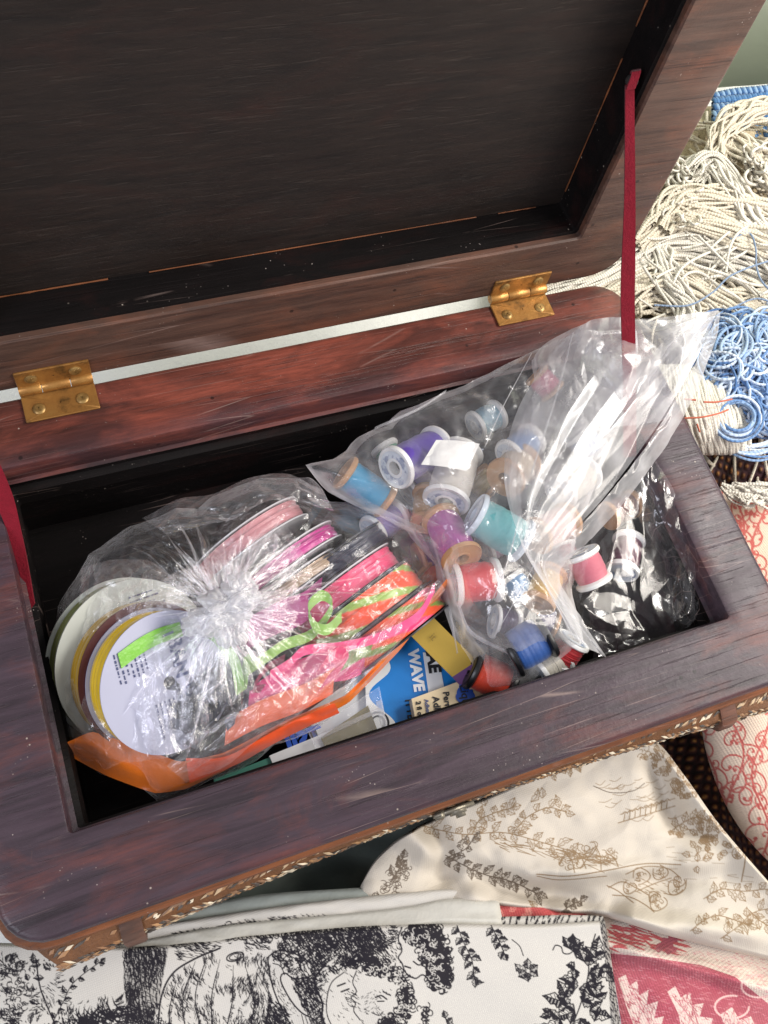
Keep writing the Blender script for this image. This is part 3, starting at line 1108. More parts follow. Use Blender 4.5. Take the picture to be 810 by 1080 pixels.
# navy ribbon crumpled in the middle of the bag
nv = MB()
for q in range(26):
    c0 = np.array([rng.normal(205, 14), rng.normal(748, 11)])
    if q > 15:
        c0 = np.array([rng.normal(245, 22), rng.normal(715, 14)])
    n_ = 7
    a0 = rng.uniform(0, 6.3)
    pts = []
    for k_ in range(n_):
        a_ = a0 + k_ * rng.uniform(.6, 1.1)
        rr = rng.uniform(9, 20)
        pts.append(at(c0[0] + rr * math.cos(a_), c0[1] + rr * math.sin(a_), -.075 + rng.uniform(-.02, .045)))
    V, F = ribbon_path(pts, rng.normal(0, 1, (n_, 3)) * .4 + np.array([.3, .4, .6]), rng.uniform(.018, .03), 46, .0012)
    nv.add(V, F)
tag(nv.build('ribbon_tangle', cached('satin', '#1d2740', satin), None, sharp=50), 'crumpled navy ribbon tangle beside the white printed spool', 'ribbon', 'loose ribbons in the knotted bag')


# ---- sewing thread spools
def thread_spool(a, b, r, col, core, label, group='thread spools in the open bag', hole=.32):
    A, B = at(*a), at(*b)
    n = A - B
    L = max(np.linalg.norm(n), 1.15 * r)
    n = n / np.linalg.norm(n)
    B = A - n * L
    rt = empty('thread_spool', (A + B) / 2, label, 'thread spool', group, rot_to(n, (.3, .5, .2)))
    f = min(.16 * L, .010)
    rh = hole * r
    prof = [(-f * 1.6, rh), (0, rh), (0, rh * 1.25), (-.0008, rh * 1.3), (-.0008, r * .92), (0, r * .95), (-f * .3, r), (-f * .7, r), (-f, r * .9), (-f * 1.3, r * .5), (-L + f * 1.3, r * .5),
            (-L + f, r * .9), (-L + f * .7, r), (-L + f * .3, r), (-L, r * .95), (-L, rh)]
    V, F = lathe(prof, A, n, 44)
    mesh('spool_core', V, F[:, ::-1], core, rt, sharp=35)
    V, F = lathe([(-f * 1.6, rh * 1.01), (-f * 1.5, rh * .02)], A, n, 24)
    mesh('hole', V, F[:, ::-1], M['hole'], rt)
    if core is not WD:
        V, F = lathe([(.0002, rh * 1.45), (.0003, r * .80)], A, n, 40)
        mesh('end_label', V, F[:, ::-1], M['end_label'] if core is not BK else M['end_dark'], rt)
    zz = np.linspace(-f, -L + f, 26)
    s = np.linspace(-1, 1, 26)
    rad = r * (.80 + .07 * (1 - s ** 4)) + .0006 * vnoise(s * 18, s * 0, int(r * 1e4))
    V, F = lathe([(-f, r * .45)] + list(zip(zz, rad)) + [(-L + f, r * .45)], A, n, 44)
    mesh('thread', V, F[:, ::-1], cached('thread', col, thread_mat), rt, sharp=50)
    return rt


t = NT('printed spool end label')
lv = t.obj()
lb1 = t.ramp(t.noise(lv, 60, 3, .6), [(.52, 0.0), (.58, 1.0)])
t.bsdf(t.mix(lb1, (.60, .66, .72), (.22, .27, .40)), .5)
M['end_label'] = t.m
M['end_dark'] = plain('dark spool end', '#1c1c22', .4, .3, 50)
WD, WP, CP = M['spool_wood'], M['white_plastic'], M['clear_plastic']
M['core_black'] = plain('black plastic core', '#101114', .35, .1)
BK = M['core_black']
SP = [
    ((362, 497, -.048), (408, 530, -.075), .033, '#1590bd', WD, 'bright blue thread on a wooden spool at the back left of the open bag'),
    ((416, 494, -.016), (462, 470, -.05), .039, '#5a3fa6', WP, 'purple thread on a white spool facing up beside the bright blue thread'),
    ((470, 530, -.030), (486, 476, -.045), .042, '#d9d4cc', WP, 'cream white thread spool under the blank paper label'),
    ((448, 553, -.068), (450, 518, -.09), .026, '#b98a4c', WD, 'tan thread on a wooden spool below the cream white spool'),
    ((392, 562, -.10), (420, 540, -.11), .032, '#9c8ccb', WP, 'lavender thread spool half hidden behind the hot pink ribbon'),
    ((499, 542, -.004), (552, 572, -.02), .040, '#62aeb2', CP, 'pale teal thread on a clear ended spool in the middle of the bag'),
    ((488, 590, -.020), (464, 545, -.055), .036, '#a52a93', WD, 'magenta thread spool with a pale wooden end facing forward'),
    ((478, 617, -.050), (526, 611, -.045), .038, '#e3242f', WP, 'bright red thread spool right of the striped ribbon spools'),
    ((567, 638, -.055), (582, 602, -.06), .030, '#c79c3e', WD, 'mustard yellow thread spool right of the red thread'),
    ((538, 608, -.075), (556, 632, -.075), .026, '#5f97c8', WP, 'sky blue thread spool between the red and the mustard threads'),
    ((577, 668, -.030), (536, 692, -.05), .041, '#1f519a', BK, 'navy blue thread spool with a black end near the front wall'),
    ((496, 704, -.080), (540, 724, -.085), .036, '#d23a1a', BK, 'orange red thread spool lying under the navy one'),
    ((606, 674, -.050), (588, 700, -.08), .030, '#b3141f', WP, 'dark red thread spool beside the lip of the open bag'),
    ((566, 712, -.075), (594, 692, -.075), .030, '#c9c3b5', WP, 'off white thread spool between the navy and dark red ones'),
    ((565, 394, .000), (584, 414, -.012), .026, '#c8245f', WD, 'deep pink thread spool highest in the bag at the back wall'),
    ((536, 482, -.022), (562, 462, -.03), .032, '#3f7ab8', WP, 'medium blue thread spool behind the wooden ended beige one'),
    ((532, 505, -.008), (552, 486, -.03), .037, '#c9b294', WD, 'beige thread spool with a wide wooden end under the bag flap'),
    ((612, 582, -.030), (628, 616, -.05), .033, '#cf7383', WP, 'dusty pink thread spool inside the bag mouth'),
    ((656, 604, -.075), (664, 568, -.085), .030, '#551337', WP, 'burgundy thread spool right of the dusty pink thread in the bag mouth'),
    ((565, 566, -.030), (600, 548, -.045), .034, '#dcb3aa', WD, 'peach thread spool under the milky flap of the bag'),
    ((590, 520, -.030), (620, 498, -.045), .034, '#e0d6c4', WP, 'ivory thread spool under the milky flap of the bag'),
    ((605, 455, -.025), (628, 478, -.045), .032, '#7b8fb0', WP, 'grey blue thread spool under the top of the flap'),
    ((640, 545, -.085), (670, 530, -.09), .028, '#7a4038', WD, 'brown thread spool at the right of the bag mouth'),
    ((520, 655, -.095), (545, 660, -.10), .030, '#3c2352', WP, 'dark violet thread spool under the red thread'),
    ((470, 580, -.120), (440, 590, -.12), .030, '#4a3b8a', WD, 'indigo thread spool under the magenta thread'),
    ((446, 600, -.130), (468, 622, -.13), .030, '#d6562a', WD, 'coral thread on a wooden spool low beside the striped ribbon spools'),
    ((510, 580, -.110), (534, 566, -.11), .030, '#c9a9c4', WP, 'pale lilac thread spool under the teal one'),
    ((424, 500, -.125), (404, 470, -.12), .028, '#2f8a6a', WP, 'green thread spool low between the blue and the purple ones'),
    ((500, 450, -.095), (526, 436, -.095), .030, '#8fb6c9', WP, 'ice blue thread spool at the back wall of the box'),
    ((586, 660, -.115), (560, 650, -.115), .030, '#3a2a66', WD, 'deep violet thread spool behind the dark red one'),
    ((500, 500, -.110), (520, 520, -.11), .030, '#e0c06a', WD, 'straw yellow thread spool between the cream and the beige ones'),
    ((600, 600, -.120), (590, 575, -.12), .030, '#8a2f3a', WP, 'brick red thread spool deep under the bag lip'),
    ((430, 520, -.110), (460, 500, -.11), .032, '#8a6fb8', WP, 'mauve thread spool under the purple one'),
]
for a_, b_, r_, c_, k_, lb_ in SP:
    thread_spool(a_, b_, r_ * .93, c_, k_, lb_)
# blank paper label on the cream spool
cs = [(444, 490), (460, 464), (506, 468), (492, 497)]
V = np.array([at(x, y, .012 + .006 * (i in (1, 2))) for i, (x, y) in enumerate(cs)])
g = np.linspace(0, 1, 8)
Vg = (V[0][None, None] * (1 - g)[:, None, None] * (1 - g)[None, :, None] + V[3][None, None] * g[:, None, None] * (1 - g)[None, :, None] + V[1][None, None] * (1 - g)[:, None, None] * g[None, :, None] + V[2][None, None] * g[:, None, None] * g[None, :, None])
Vg[..., 2] += .004 * np.sin(g * PI)[:, None]
tag(mesh('paper_label', Vg.reshape(-1, 3), grid_faces(8, 8), M['label_paper']), 'blank white paper label lying on the cream thread spool', 'label')
cs = [(455, 520), (470, 492), (530, 490), (545, 545)]

# dark cloth scrap showing through the mouth of the bag
gx, gy = np.meshgrid(np.linspace(622, 742, 90), np.linspace(520, 700, 110), indexing='ij')
gz = -.145 + .022 * vnoise(gx / 34, gy / 34, 311) + .010 * (1 - 2 * np.abs(vnoise(gx / 22, gy / 22, 312)))
t = NT('dark plum cloth')
t.bsdf(t.ramp(t.noise(t.obj(), 9, 4, .6), [(.35, '#0c080b'), (.55, '#241019'), (.72, '#40181c')]), .7, t.bump(t.noise(t.obj(), 160, 4), .3, .003), Specular_IOR_Level=.1)
tag(mesh('fabric_scrap', at_n(gx, gy, gz).reshape(-1, 3), grid_faces(90, 110), t.m), 'dark plum cloth scrap crumpled in the right corner of the box', 'cloth')

# ---- packets standing along the front wall
def quad_card(name, cs, z, mat, parent, th=.004, nn=10):
    """card or packet with four corners given in order"""
    zz = z if hasattr(z, '__len__') else [z] * 4
    P4 = np.array([at(x, y, q) for (x, y), q in zip(cs, zz)])
    g = np.linspace(0, 1, nn)
    U, V_ = np.meshgrid(g, g, indexing='ij')
    top = P4[0] * ((1 - U) * (1 - V_))[..., None] + P4[1] * (U * (1 - V_))[..., None] + P4[2] * (U * V_)[..., None] + P4[3] * ((1 - U) * V_)[..., None]
    nrm = np.cross(P4[1] - P4[0], P4[3] - P4[0])
    nrm /= np.linalg.norm(nrm)
    if nrm[2] < 0:
        nrm = -nrm
    m = MB()
    m.add(top.reshape(-1, 3), grid_faces(nn, nn))
    m.add((top - nrm * th).reshape(-1, 3), grid_faces(nn, nn)[:, ::-1])
    ring = np.concatenate([top[:, 0], top[-1, 1:], top[-2::-1, -1], top[0, -2:0:-1]])
    R2 = np.stack([ring, ring - nrm * th], 0)
    m.add(R2.reshape(-1, 3), grid_faces(2, len(ring), closed_v=True))
    return m.build(name, mat, parent, smooth=False), P4, nrm


zW = -.125
pw = empty('blue_packet', at(430, 730, zW), 'blue packet lettered WAVE lying in front of the thread spools', 'packet')
body, P4, nW = quad_card('card', [(404, 652), (500, 712), (540, 760), (372, 822)], zW, M['card_blue'], pw)
ed = at(440, 728, zW) - at(433, 684, zW)
ed /= np.linalg.norm(ed)
er = np.cross(ed, nW)
er = er if er @ (at(480, 690, zW) - at(430, 690, zW)) > 0 else -er
up_ = np.cross(nW, ed)
if up_ @ er < 0:
    nW = -nW
text_mesh('lettering', 'WAVE', .0235, at(430.5, 686, zW), ed, er, M['ink_white'], pw, bold=.0012, lift=.0015)
body2, _, _ = quad_card('white_band', [(446, 688), (462, 690), (472, 745), (454, 745)], zW + .0012, M['ink_white'], pw, .001)
text_mesh('lettering', 'MAE', .027, at(447.5, 676, zW + .0016), ed, er, M['ink_dark'], pw, bold=.0012, lift=.0015)
text_mesh('lettering', 'ME', .016, at(468, 688, zW), ed, er, M['ink_navy'], pw, bold=.0006, lift=.0015)
text_mesh('lettering', 'ITTE', .016, at(427, 738, zW), ed, er, M['ink_dark'], pw, bold=.0004, lift=.0017)
# white wave figure at the left of the card
wl, wr_ = [], []
for i, s in enumerate(np.linspace(0, 1, 30)):
    y = 688 + s * 96
    wl.append(at(384 + 4 * s, y + 4, zW + .0018))
    wr_.append(at(401 + 13 * s * .3 + 13 * math.sin(s * 9.2 + .4) * (.45 + .6 * min(1, s * 4)), y, zW + .0018))
V = np.stack([np.array(wl), np.array(wr_)], 1)
mesh('white_wave', V.reshape(-1, 3), grid_faces(30, 2), M['card_white'], pw)
for rr, tb in ((.016, .0013), (.010, .0013)):
    th_ = np.linspace(.6, 5.6, 24)
    c0 = at(399, 762, zW + .003)
    V, F, _ = tubes((c0 + rr * (np.cos(th_)[:, None] * ed + np.sin(th_)[:, None] * er))[None], tb, 4)
    mesh('emblem', V, F, M['ink_dark'], pw)

zL = -.10
pl = empty('cream_packet', at(470, 740, zL), 'cream adhesive packet with a blue blot logo against the front wall', 'packet')
quad_card('card', [(434, 737), (502, 712), (516, 745), (444, 790)], zL, M['card_cream'], pl, .02)
for txt_, px, py, sz, mt in (('Liquid', 484.5, 722.5, .0185, 'ink_dark'), ('Permanent', 467, 730, .0135, 'ink_dark'), ('Adhesive', 456, 735, .0145, 'ink_dark'), ('Adhesive', 447.5, 738, .0085, 'ink_grey'), ('2 fl oz', 438.5, 740, .0105, 'ink_dark')):
    text_mesh('lettering', txt_, sz, at(px, py, zL), ed, er, M[mt], pl, bold=.0004, lift=.0015)
lg = MB()
for (x, y, r_) in ((489, 731, .011), (494, 735, .011), (490, 738, .010), (486, 735, .008), (497, 729, .003), (486, 724, .003)):
    th_ = np.linspace(0, 2 * PI, 18, endpoint=False)
    c0 = at(x, y, zL + .0012 + .0002 * rng.random())
    V = np.vstack([[c0], c0 + r_ * (np.cos(th_)[:, None] * ed + np.sin(th_)[:, None] * er)])
    lg.add(V, np.array([(0, 1 + k_, 1 + (k_ + 1) % 18) for k_ in range(18)]))
lg.build('logo', M['ink_blue'], pl, smooth=False)

py_ = empty('yellow_card', at(468, 685, -.08), 'mustard yellow card with a purple end leaning over the blue packet', 'card')
quad_card('card', [(446, 640), (503, 697), (477, 714), (431, 668)], [-.07, -.085, -.095, -.08], M['card_yellow'], py_, .003)
quad_card('purple_end', [(503, 697), (510, 705), (486, 724), (477, 714)], [-.085, -.09, -.1, -.095], M['card_purple'], py_, .003)
text_mesh('lettering', 'it', .016, at(452, 672, -.079), at(463, 684, -.082) - at(452, 672, -.079), at(462, 662, -.075) - at(452, 672, -.079), M['ink_gold'], py_, lift=.002)

pc = empty('clear_case', at(370, 770, -.12), 'clear plastic case with a gold label between the bag and the blue packet', 'case')
quad_card('gold_label', [(338, 778), (388, 744), (399, 772), (352, 806)], -.105, M['card_olive'], pc, .003)
quad_card('white_insert', [(322, 752), (408, 690), (420, 740), (345, 800)], -.135, M['card_white'], pc, .003)
quad_card('clear_wall', [(326, 772), (400, 724), (410, 772), (345, 812)], -.092, M['film'], pc, .012)
quad_card('edge_highlight', [(335, 775), (400, 746), (402, 750), (337, 780)], -.088, M['film_milky'], pc, .004)  # milky strips paint the bright highlight along the clear case edges
quad_card('edge_highlight', [(397, 740), (402, 738), (410, 772), (404, 775)], -.088, M['film_milky'], pc, .004)
pt = empty('white_packet', at(320, 800, -.11), 'white packet with blue block letters tucked behind the front rim', 'packet')
quad_card('card', [(284, 797), (350, 770), (372, 800), (300, 835)], -.11, M['card_white'], pt, .02)
d_ = at(290, 806, -.11) - at(345, 785, -.11)
text_mesh('lettering', 'TSIL', .036, at(343, 781, -.11), d_, -(np.cross(d_, (0, 0, 1)) * -1), M['ink_blue'], pt, bold=.0018, lift=.0015)
pg = empty('green_packet', at(255, 815, -.11), 'teal green packet left of the white lettered packet', 'packet')
quad_card('card', [(225, 822), (284, 799), (300, 835), (240, 850)], -.115, M['card_green'], pg, .02)
text_mesh('lettering', 'on', .020, at(282, 808, -.115), d_, np.cross((0, 0, 1), d_), M['ink_dark'], pg, bold=.0006, lift=.0015)

# ================================================================== the plastic bags
def interp_poly(th, pts, K):
    """radius (px) and height of an outline seen from K at the angles th"""
    P_ = poly_at(np.vstack([pts, pts[:1]]), 600)[:-1]
    a = np.arctan2(P_[:, 1] - K[1], P_[:, 0] - K[0])
    r = np.hypot(P_[:, 1] - K[1], P_[:, 0] - K[0])
    o = np.argsort(a)
    a, r, z = a[o], r[o], P_[o, 2]
    a = np.r_[a - 2 * PI, a, a + 2 * PI]
    return np.interp(th, a, np.r_[r, r, r]), np.interp(th, a, np.r_[z, z, z])


def dome(K, outline, prof, nth=420, ns=150, wrap=.2, pleat=(.012, 46, 3.0), crumple=((.010, 24), (.005, 60)), seed=1, kz=0.0):
    outline = np.array(outline, float)
    th = np.linspace(-PI, PI, nth, endpoint=False)
    s = np.linspace(.02, 1 + wrap, ns)
    rb, zb = interp_poly(th, outline, K)
    TH, SS = np.meshgrid(th, s, indexing='ij')
    RB, ZB_ = np.repeat(rb[:, None], ns, 1), np.repeat(zb[:, None], ns, 1)
    wob = 1 + .045 * facets(np.cos(TH) * 4 + 5, np.sin(TH) * 4 + SS * 1.0, seed + 5)
    over = np.clip(SS - 1, 0, None)
    rad = RB * np.where(SS <= 1, SS, 1 - over * .45) * (1 + (wob - 1) * np.clip(SS, 0, 1))
    px, py = K[0] + rad * np.cos(TH), K[1] + rad * np.sin(TH)
    f = np.interp(SS, [p[0] for p in prof], [p[1] for p in prof])       # 1 at the knot .. 0 at the edge
    z = ZB_ + (kz - ZB_) * f - over * .5
    X = at_n(px, py, z * 0 - .02)
    cr = np.zeros_like(z)
    for i, (a, k_) in enumerate(crumple):
        cr += a * facets(X[..., 0] * k_, X[..., 1] * k_, seed + i * 3)
    TH = TH + .16 * vnoise(SS * 3.5 + seed, np.cos(TH) * 3, seed + 31) * np.clip(SS * 2, 0, 1) + .05 * vnoise(SS * 11, np.sin(TH) * 6, seed + 32)
    pl = pleat[0] * np.exp(-SS * pleat[2]) * facets(np.cos(TH) * pleat[1] / 6.3 + 9, np.sin(TH) * pleat[1] / 6.3 + SS * .6, seed + 21)
    pl += pleat[0] * .5 * np.exp(-SS * pleat[2] * .7) * facets(np.cos(TH) * pleat[1] / 3 + 9, np.sin(TH) * pleat[1] / 3 + SS * 1.0, seed + 22)
    z = z + (cr * np.clip(SS * 3, .2, 1) + pl) * np.where(over > 0, .6, 1)
    return at_n(px, py, z), grid_faces(nth, ns, closed_u=True), (TH, SS, px, py, z)


K1 = (235, 640)
OUT1 = [(60, 690, -.10), (64, 640, -.10), (92, 584, -.09), (130, 560, -.09), (170, 545, -.085), (225, 526, -.07), (275, 508, -.06), (324, 506, -.06), (360, 530, -.07), (405, 543, -.06), (442, 560, -.05),
        (476, 605, -.05), (470, 634, -.06), (432, 672, -.07), (366, 742, -.09), (310, 779, -.10), (250, 814, -.11), (168, 841, -.12), (112, 818, -.12), (69, 795, -.11), (62, 745, -.10)]
PROF = [(0, 1.0), (.12, .86), (.3, .80), (.6, .72), (.8, .55), (.93, .25), (1, 0), (1.3, -.1)]
bag1 = empty('knotted_bag', at(235, 640, -.18), 'clear plastic bag tied in a knot over ribbon spools', 'bag')
V, F, (TH, SS, px, py, z) = dome(K1, OUT1, PROF, kz=.042, crumple=((.010, 16), (.006, 36), (.0022, 80)), pleat=(.017, 44, 2.4), seed=3)
mesh('bag_film', V.reshape(-1, 3), F, M['film'], bag1)


def film_height(px_, py_):
    d = (px - px_) ** 2 + (py - py_) ** 2
    i = np.argmin(np.where(SS <= 1, d, 1e9))
    return z.ravel()[i]


# gathered pleats running out from the knot, thin fins added for bright streaks
pm = MB()
for q in range(70):
    a = rng.uniform(-PI, PI)
    rb, _ = interp_poly(np.array([a]), np.array(OUT1, float), K1)
    rb = float(rb[0])
    s0, s1 = rng.uniform(.06, .25), rng.uniform(.35, .95)
    n_ = 26
    ss = np.linspace(s0, s1, n_)
    aa = a + .10 * vnoise(ss * 3, ss * 0 + q, 31) * ss + .0 * ss
    x, y = K1[0] + rb * ss * np.cos(aa), K1[1] + rb * ss * np.sin(aa)
    zc = np.array([film_height(x[i], y[i]) for i in range(0, n_, 5)])
    zc = np.interp(np.arange(n_), np.arange(0, n_, 5), zc) + .001
    base = at_n(x, y, zc)
    hgt = rng.uniform(.004, .013) * np.sin(np.linspace(.25, PI, n_)) ** .8
    lean = rng.uniform(-.9, .9)
    side = np.array([-math.sin(a), math.cos(a)])
    tip = at_n(x + side[0] * lean * hgt * 900, y + side[1] * lean * hgt * 900, zc + hgt * .7)
    mid = (base + tip) / 2 + np.array([0, 0, .0015])
    pm.add(np.stack([base, mid, tip], 1).reshape(-1, 3), grid_faces(n_, 3))
pm.build('pleat', M['film'], bag1)

# the knot: a twisted lump with fans of gathered film
th = np.linspace(0, 2 * PI, 64, endpoint=False)
ph = np.linspace(.05, PI - .05, 40)
TH2, PH2 = np.meshgrid(th, ph, indexing='ij')
kc = at(238, 640, .045)


def lump(c, ax, seed, amp=.35):
    d = np.stack([np.sin(PH2) * np.cos(TH2), np.sin(PH2) * np.sin(TH2), np.cos(PH2)], -1)
    r = 1 + amp * facets(d[..., 0] * 2.2 + d[..., 2] * 1.3 + seed, d[..., 1] * 2.2 + d[..., 2], seed) + amp * .6 * facets(d[..., 0] * 6 + seed, d[..., 1] * 6 + d[..., 2] * 4, seed + 1)
    return (c + d * r[..., None] * np.asarray(ax)).reshape(-1, 3), grid_faces(64, 40, closed_u=True)


km = MB()
for c_, ax_, sd in ((kc, (.038, .024, .024), 41), (kc + np.array([-.026, -.010, -.004]), (.030, .022, .018), 47), (kc + np.array([.026, .012, .002]), (.026, .024, .020), 53), (kc + np.array([.0, -.026, -.010]), (.020, .026, .014), 57)):
    km.add(*lump(c_, ax_, sd))
km.build('knot', M['film_lump'], bag1)
fan = MB()
DIRS = [(-44, 112, .40, 2), (-18, 90, .34, 1), (-68, 78, .32, 1), (100, 118, .34, 2), (126, 85, .3, 1), (76, 88, .3, 1), (165, 50, .45, 1), (200, 60, .45, 1), (240, 60, .45, 1), (20, 70, .36, 1), (48, 70, .36, 1)]
for deg, L0, sp0, cnt in DIRS:
    for q in range(cnt):
        a = math.radians(deg + rng.normal(0, 7))
        L = L0 * rng.uniform(.75, 1.05)
        spread = sp0 * rng.uniform(.8, 1.1)
        nu, nv_ = 70, 60
        u = np.linspace(0, 1, nu)[:, None]
        w_ = np.linspace(-1, 1, nv_)[None]
        sd = q * 3.3 + deg
        ang = a + w_ * spread * (.55 + .45 * u) + .14 * np.sin(u * 3.5 + sd) * u + .10 * vnoise(u * 4 + sd, w_ * 2.5, 76) * u
        rad = 4 + L * u * (1 - .10 * w_ ** 2 + .10 * vnoise(w_ * 2.2 + sd, u * 0, 77))
        x, y = 237 + rad * np.cos(ang), 641 + rad * np.sin(ang)
        zz = .040 - .034 * u ** .7 + .006 * np.sin(u * PI) + (.009 * facets(w_ * 2.0 + sd, u * .5 + q, 73) + .005 * facets(w_ * 4.5 + sd, u * 1.3 + q, 74) + .0015 * facets(w_ * 9 + sd, u * 4 + q, 75)) * (1.1 - .7 * u)
        fan.add(at_n(x, y, zz).reshape(-1, 3), grid_faces(nu, nv_))
# the short torn ends sticking up out of the knot
for q in range(9):
    a = rng.uniform(-1.4, .6) if q < 6 else rng.uniform(2, 4.5)
    L = rng.uniform(.035, .075)
    n1, n2 = 40, 24
    u, w_ = np.linspace(0, 1, n1)[:, None], np.linspace(-1, 1, n2)[None]
    d = np.array([math.cos(a) * .9, -math.sin(a) * .9, rng.uniform(.25, .6)])
    sd_ = np.array([math.sin(a), math.cos(a), 0.0])
    wv_ = .004 + .020 * u ** .8
    P_ = kc + d * (u * L)[..., None] + sd_ * (w_ * wv_ * (1 + .2 * facets(u * 2 + q, w_ * 0, 81)))[..., None]
    P_[..., 2] += (.008 * facets(w_ * 1.6 + q * 3, u * .9, 82) + .003 * facets(w_ * 4 + q, u * 3, 83)) * (.3 + u) - .5 * L * u ** 2 * .5
    fan.add(P_.reshape(-1, 3), grid_faces(n1, n2))
fan.build('knot_fan', M['film_knot'], bag1)
# broad milky folds lying on the front of the bag
for pts_a, pts_b, sd in (([(176, 806, -.035), (220, 768, -.010), (275, 728, .0), (330, 690, .0), (372, 662, .0)], [(196, 828, -.06), (245, 800, -.035), (300, 762, -.02), (345, 726, -.018), (392, 690, -.02)], 201),
                         ([(330, 706, -.005), (380, 680, .0), (430, 640, .0), (462, 606, -.005)], [(318, 742, -.03), (366, 728, -.035), (430, 668, -.03), (470, 618, -.02)], 207),
                         ([(100, 690, -.03), (140, 672, -.005), (180, 668, .012), (212, 670, .02)], [(112, 800, -.06), (150, 800, -.045), (186, 792, -.03), (222, 772, -.02)], 217),
                         ([(86, 600, -.06), (120, 590, -.04), (160, 596, -.015), (200, 620, .01)], [(80, 680, -.06), (110, 668, -.04), (150, 650, -.01), (196, 640, .012)], 223),
                         ([(150, 545, -.05), (220, 520, -.03), (290, 502, -.02), (340, 512, -.03)], [(176, 566, -.02), (236, 546, -.01), (300, 528, -.005), (352, 540, -.02)], 211)):
    n1, n2 = 120, 50
    a_, b_ = spline(np.array(pts_a), n1), spline(np.array(pts_b), n1)
    t_ = np.linspace(0, 1, n2)
    X = a_[:, None] * (1 - t_)[None, :, None] + b_[:, None] * t_[None, :, None]
    U, T_ = np.meshgrid(np.linspace(0, 1, n1), t_, indexing='ij')
    X[..., 2] += .010 * np.sin(T_ * PI) + .007 * facets(U * 5, T_ * 2.2, sd) + .0035 * facets(U * 14, T_ * 5, sd + 1)
    mesh('film_fold', at_n(X[..., 0], X[..., 1] + 5 * vnoise(U * 5, T_ * 1.0, sd + 3), X[..., 2]).reshape(-1, 3), grid_faces(n1, n2), M['film' if sd > 214 else 'film_knot'], bag1)

# ---- the open bag with the thread spools
bag2 = empty('open_bag', at(560, 560, -.18), 'open clear plastic bag of thread spools with its mouth spilling over the right rim', 'bag')
K2 = (520, 545)
OUT2 = [(322, 490, -.03), (365, 475, -.03), (395, 452, -.02), (470, 413, .000), (520, 392, .006), (562, 372, .014), (620, 352, .03), (668, 352, .03), (672, 420, -.02), (640, 480, -.03), (606, 560, -.04),
        (606, 630, -.06), (618, 690, -.07), (560, 728, -.09), (516, 732, -.10), (484, 694, -.10), (470, 645, -.09), (458, 596, -.07), (430, 560, -.08), (398, 545, -.09), (352, 520, -.07)]
PROF2 = [(0, 1.0), (.3, .98), (.6, .85), (.8, .6), (.93, .28), (1, 0), (1.3, -.1)]
V, F, _ = dome(K2, OUT2, PROF2, kz=.034, crumple=((.014, 9), (.008, 20), (.0025, 50)), pleat=(.0, 40, 3), seed=101, wrap=.1)
mesh('bag_film', V.reshape(-1, 3), F, M['film_spools'], bag2)


def loft3(A_, B_, nu, nv, bulge_=0.0, cr=(), seed=0, along=1.0, name_=None):
    A_, B_ = np.array(A_, float), np.array(B_, float)
    a, b = spline(A_, nu), spline(B_, nu)
    t_ = np.linspace(0, 1, nv)
    X = a[:, None] * (1 - t_)[None, :, None] + b[:, None] * t_[None, :, None]
    U, T_ = np.meshgrid(np.linspace(0, 1, nu), t_, indexing='ij')
    X[..., 2] += bulge_ * np.sin(T_ * PI)
    for i, (am, ku, kv) in enumerate(cr):
        X[..., 2] += am * facets(U * ku, T_ * kv, seed + 7 * i)
        px_n = am * 300 * facets(U * ku + 30, T_ * kv + 9, seed + 7 * i + 3)
        X[..., 0] += px_n
    return at_n(X[..., 0], X[..., 1], X[..., 2]), X


FA = [(600, 668, -.03), (572, 610, .0), (545, 560, .02), (532, 500, .03), (545, 440, .035), (572, 390, .045), (604, 352, .06), (640, 336, .10), (690, 338, .125), (728, 336, .12)]
FB = [(636, 692, -.03), (596, 640, .01), (574, 598, .035), (600, 566, .05), (640, 524, .06), (676, 478, .07), (708, 430, .08), (734, 382, .10), (748, 350, .115), (757, 327, .12)]
X, _ = loft3(FA, FB, 240, 120, .035, ((.014, 1.6, 2.4), (.007, 2.6, 4.5), (.0018, 6, 9)), 131)
mesh('bag_flap', X.reshape(-1, 3), grid_faces(240, 120), M['film_milky'], bag2)
# the turned-back layer under the lip
FC = [(640, 694, -.05), (612, 650, -.02), (590, 606, .0), (618, 574, .02), (655, 534, .03), (690, 488, .04), (722, 438, .05), (744, 388, .06), (756, 354, .07), (760, 330, .075)]
X, _ = loft3(FB, FC, 220, 24, .006, ((.003, 30, 3),), 137)
mesh('bag_lip', X.reshape(-1, 3), grid_faces(220, 24), M['film_milky'], bag2)
# far side of the mouth, standing up over the back right corner
FD = [(560, 380, .02), (590, 352, .06), (640, 335, .11), (690, 336, .14), (757, 327, .125)]
FE = [(560, 450, .01), (600, 450, .03), (650, 450, .05), (690, 445, .05), (706, 434, .05)]
X, _ = loft3(FD, FE, 150, 70, .02, ((.015, 5, 2), (.008, 9, 3.5), (.002, 20, 8)), 149)
mesh('bag_back', X.reshape(-1, 3), grid_faces(150, 70), M['film_milky'], bag2)
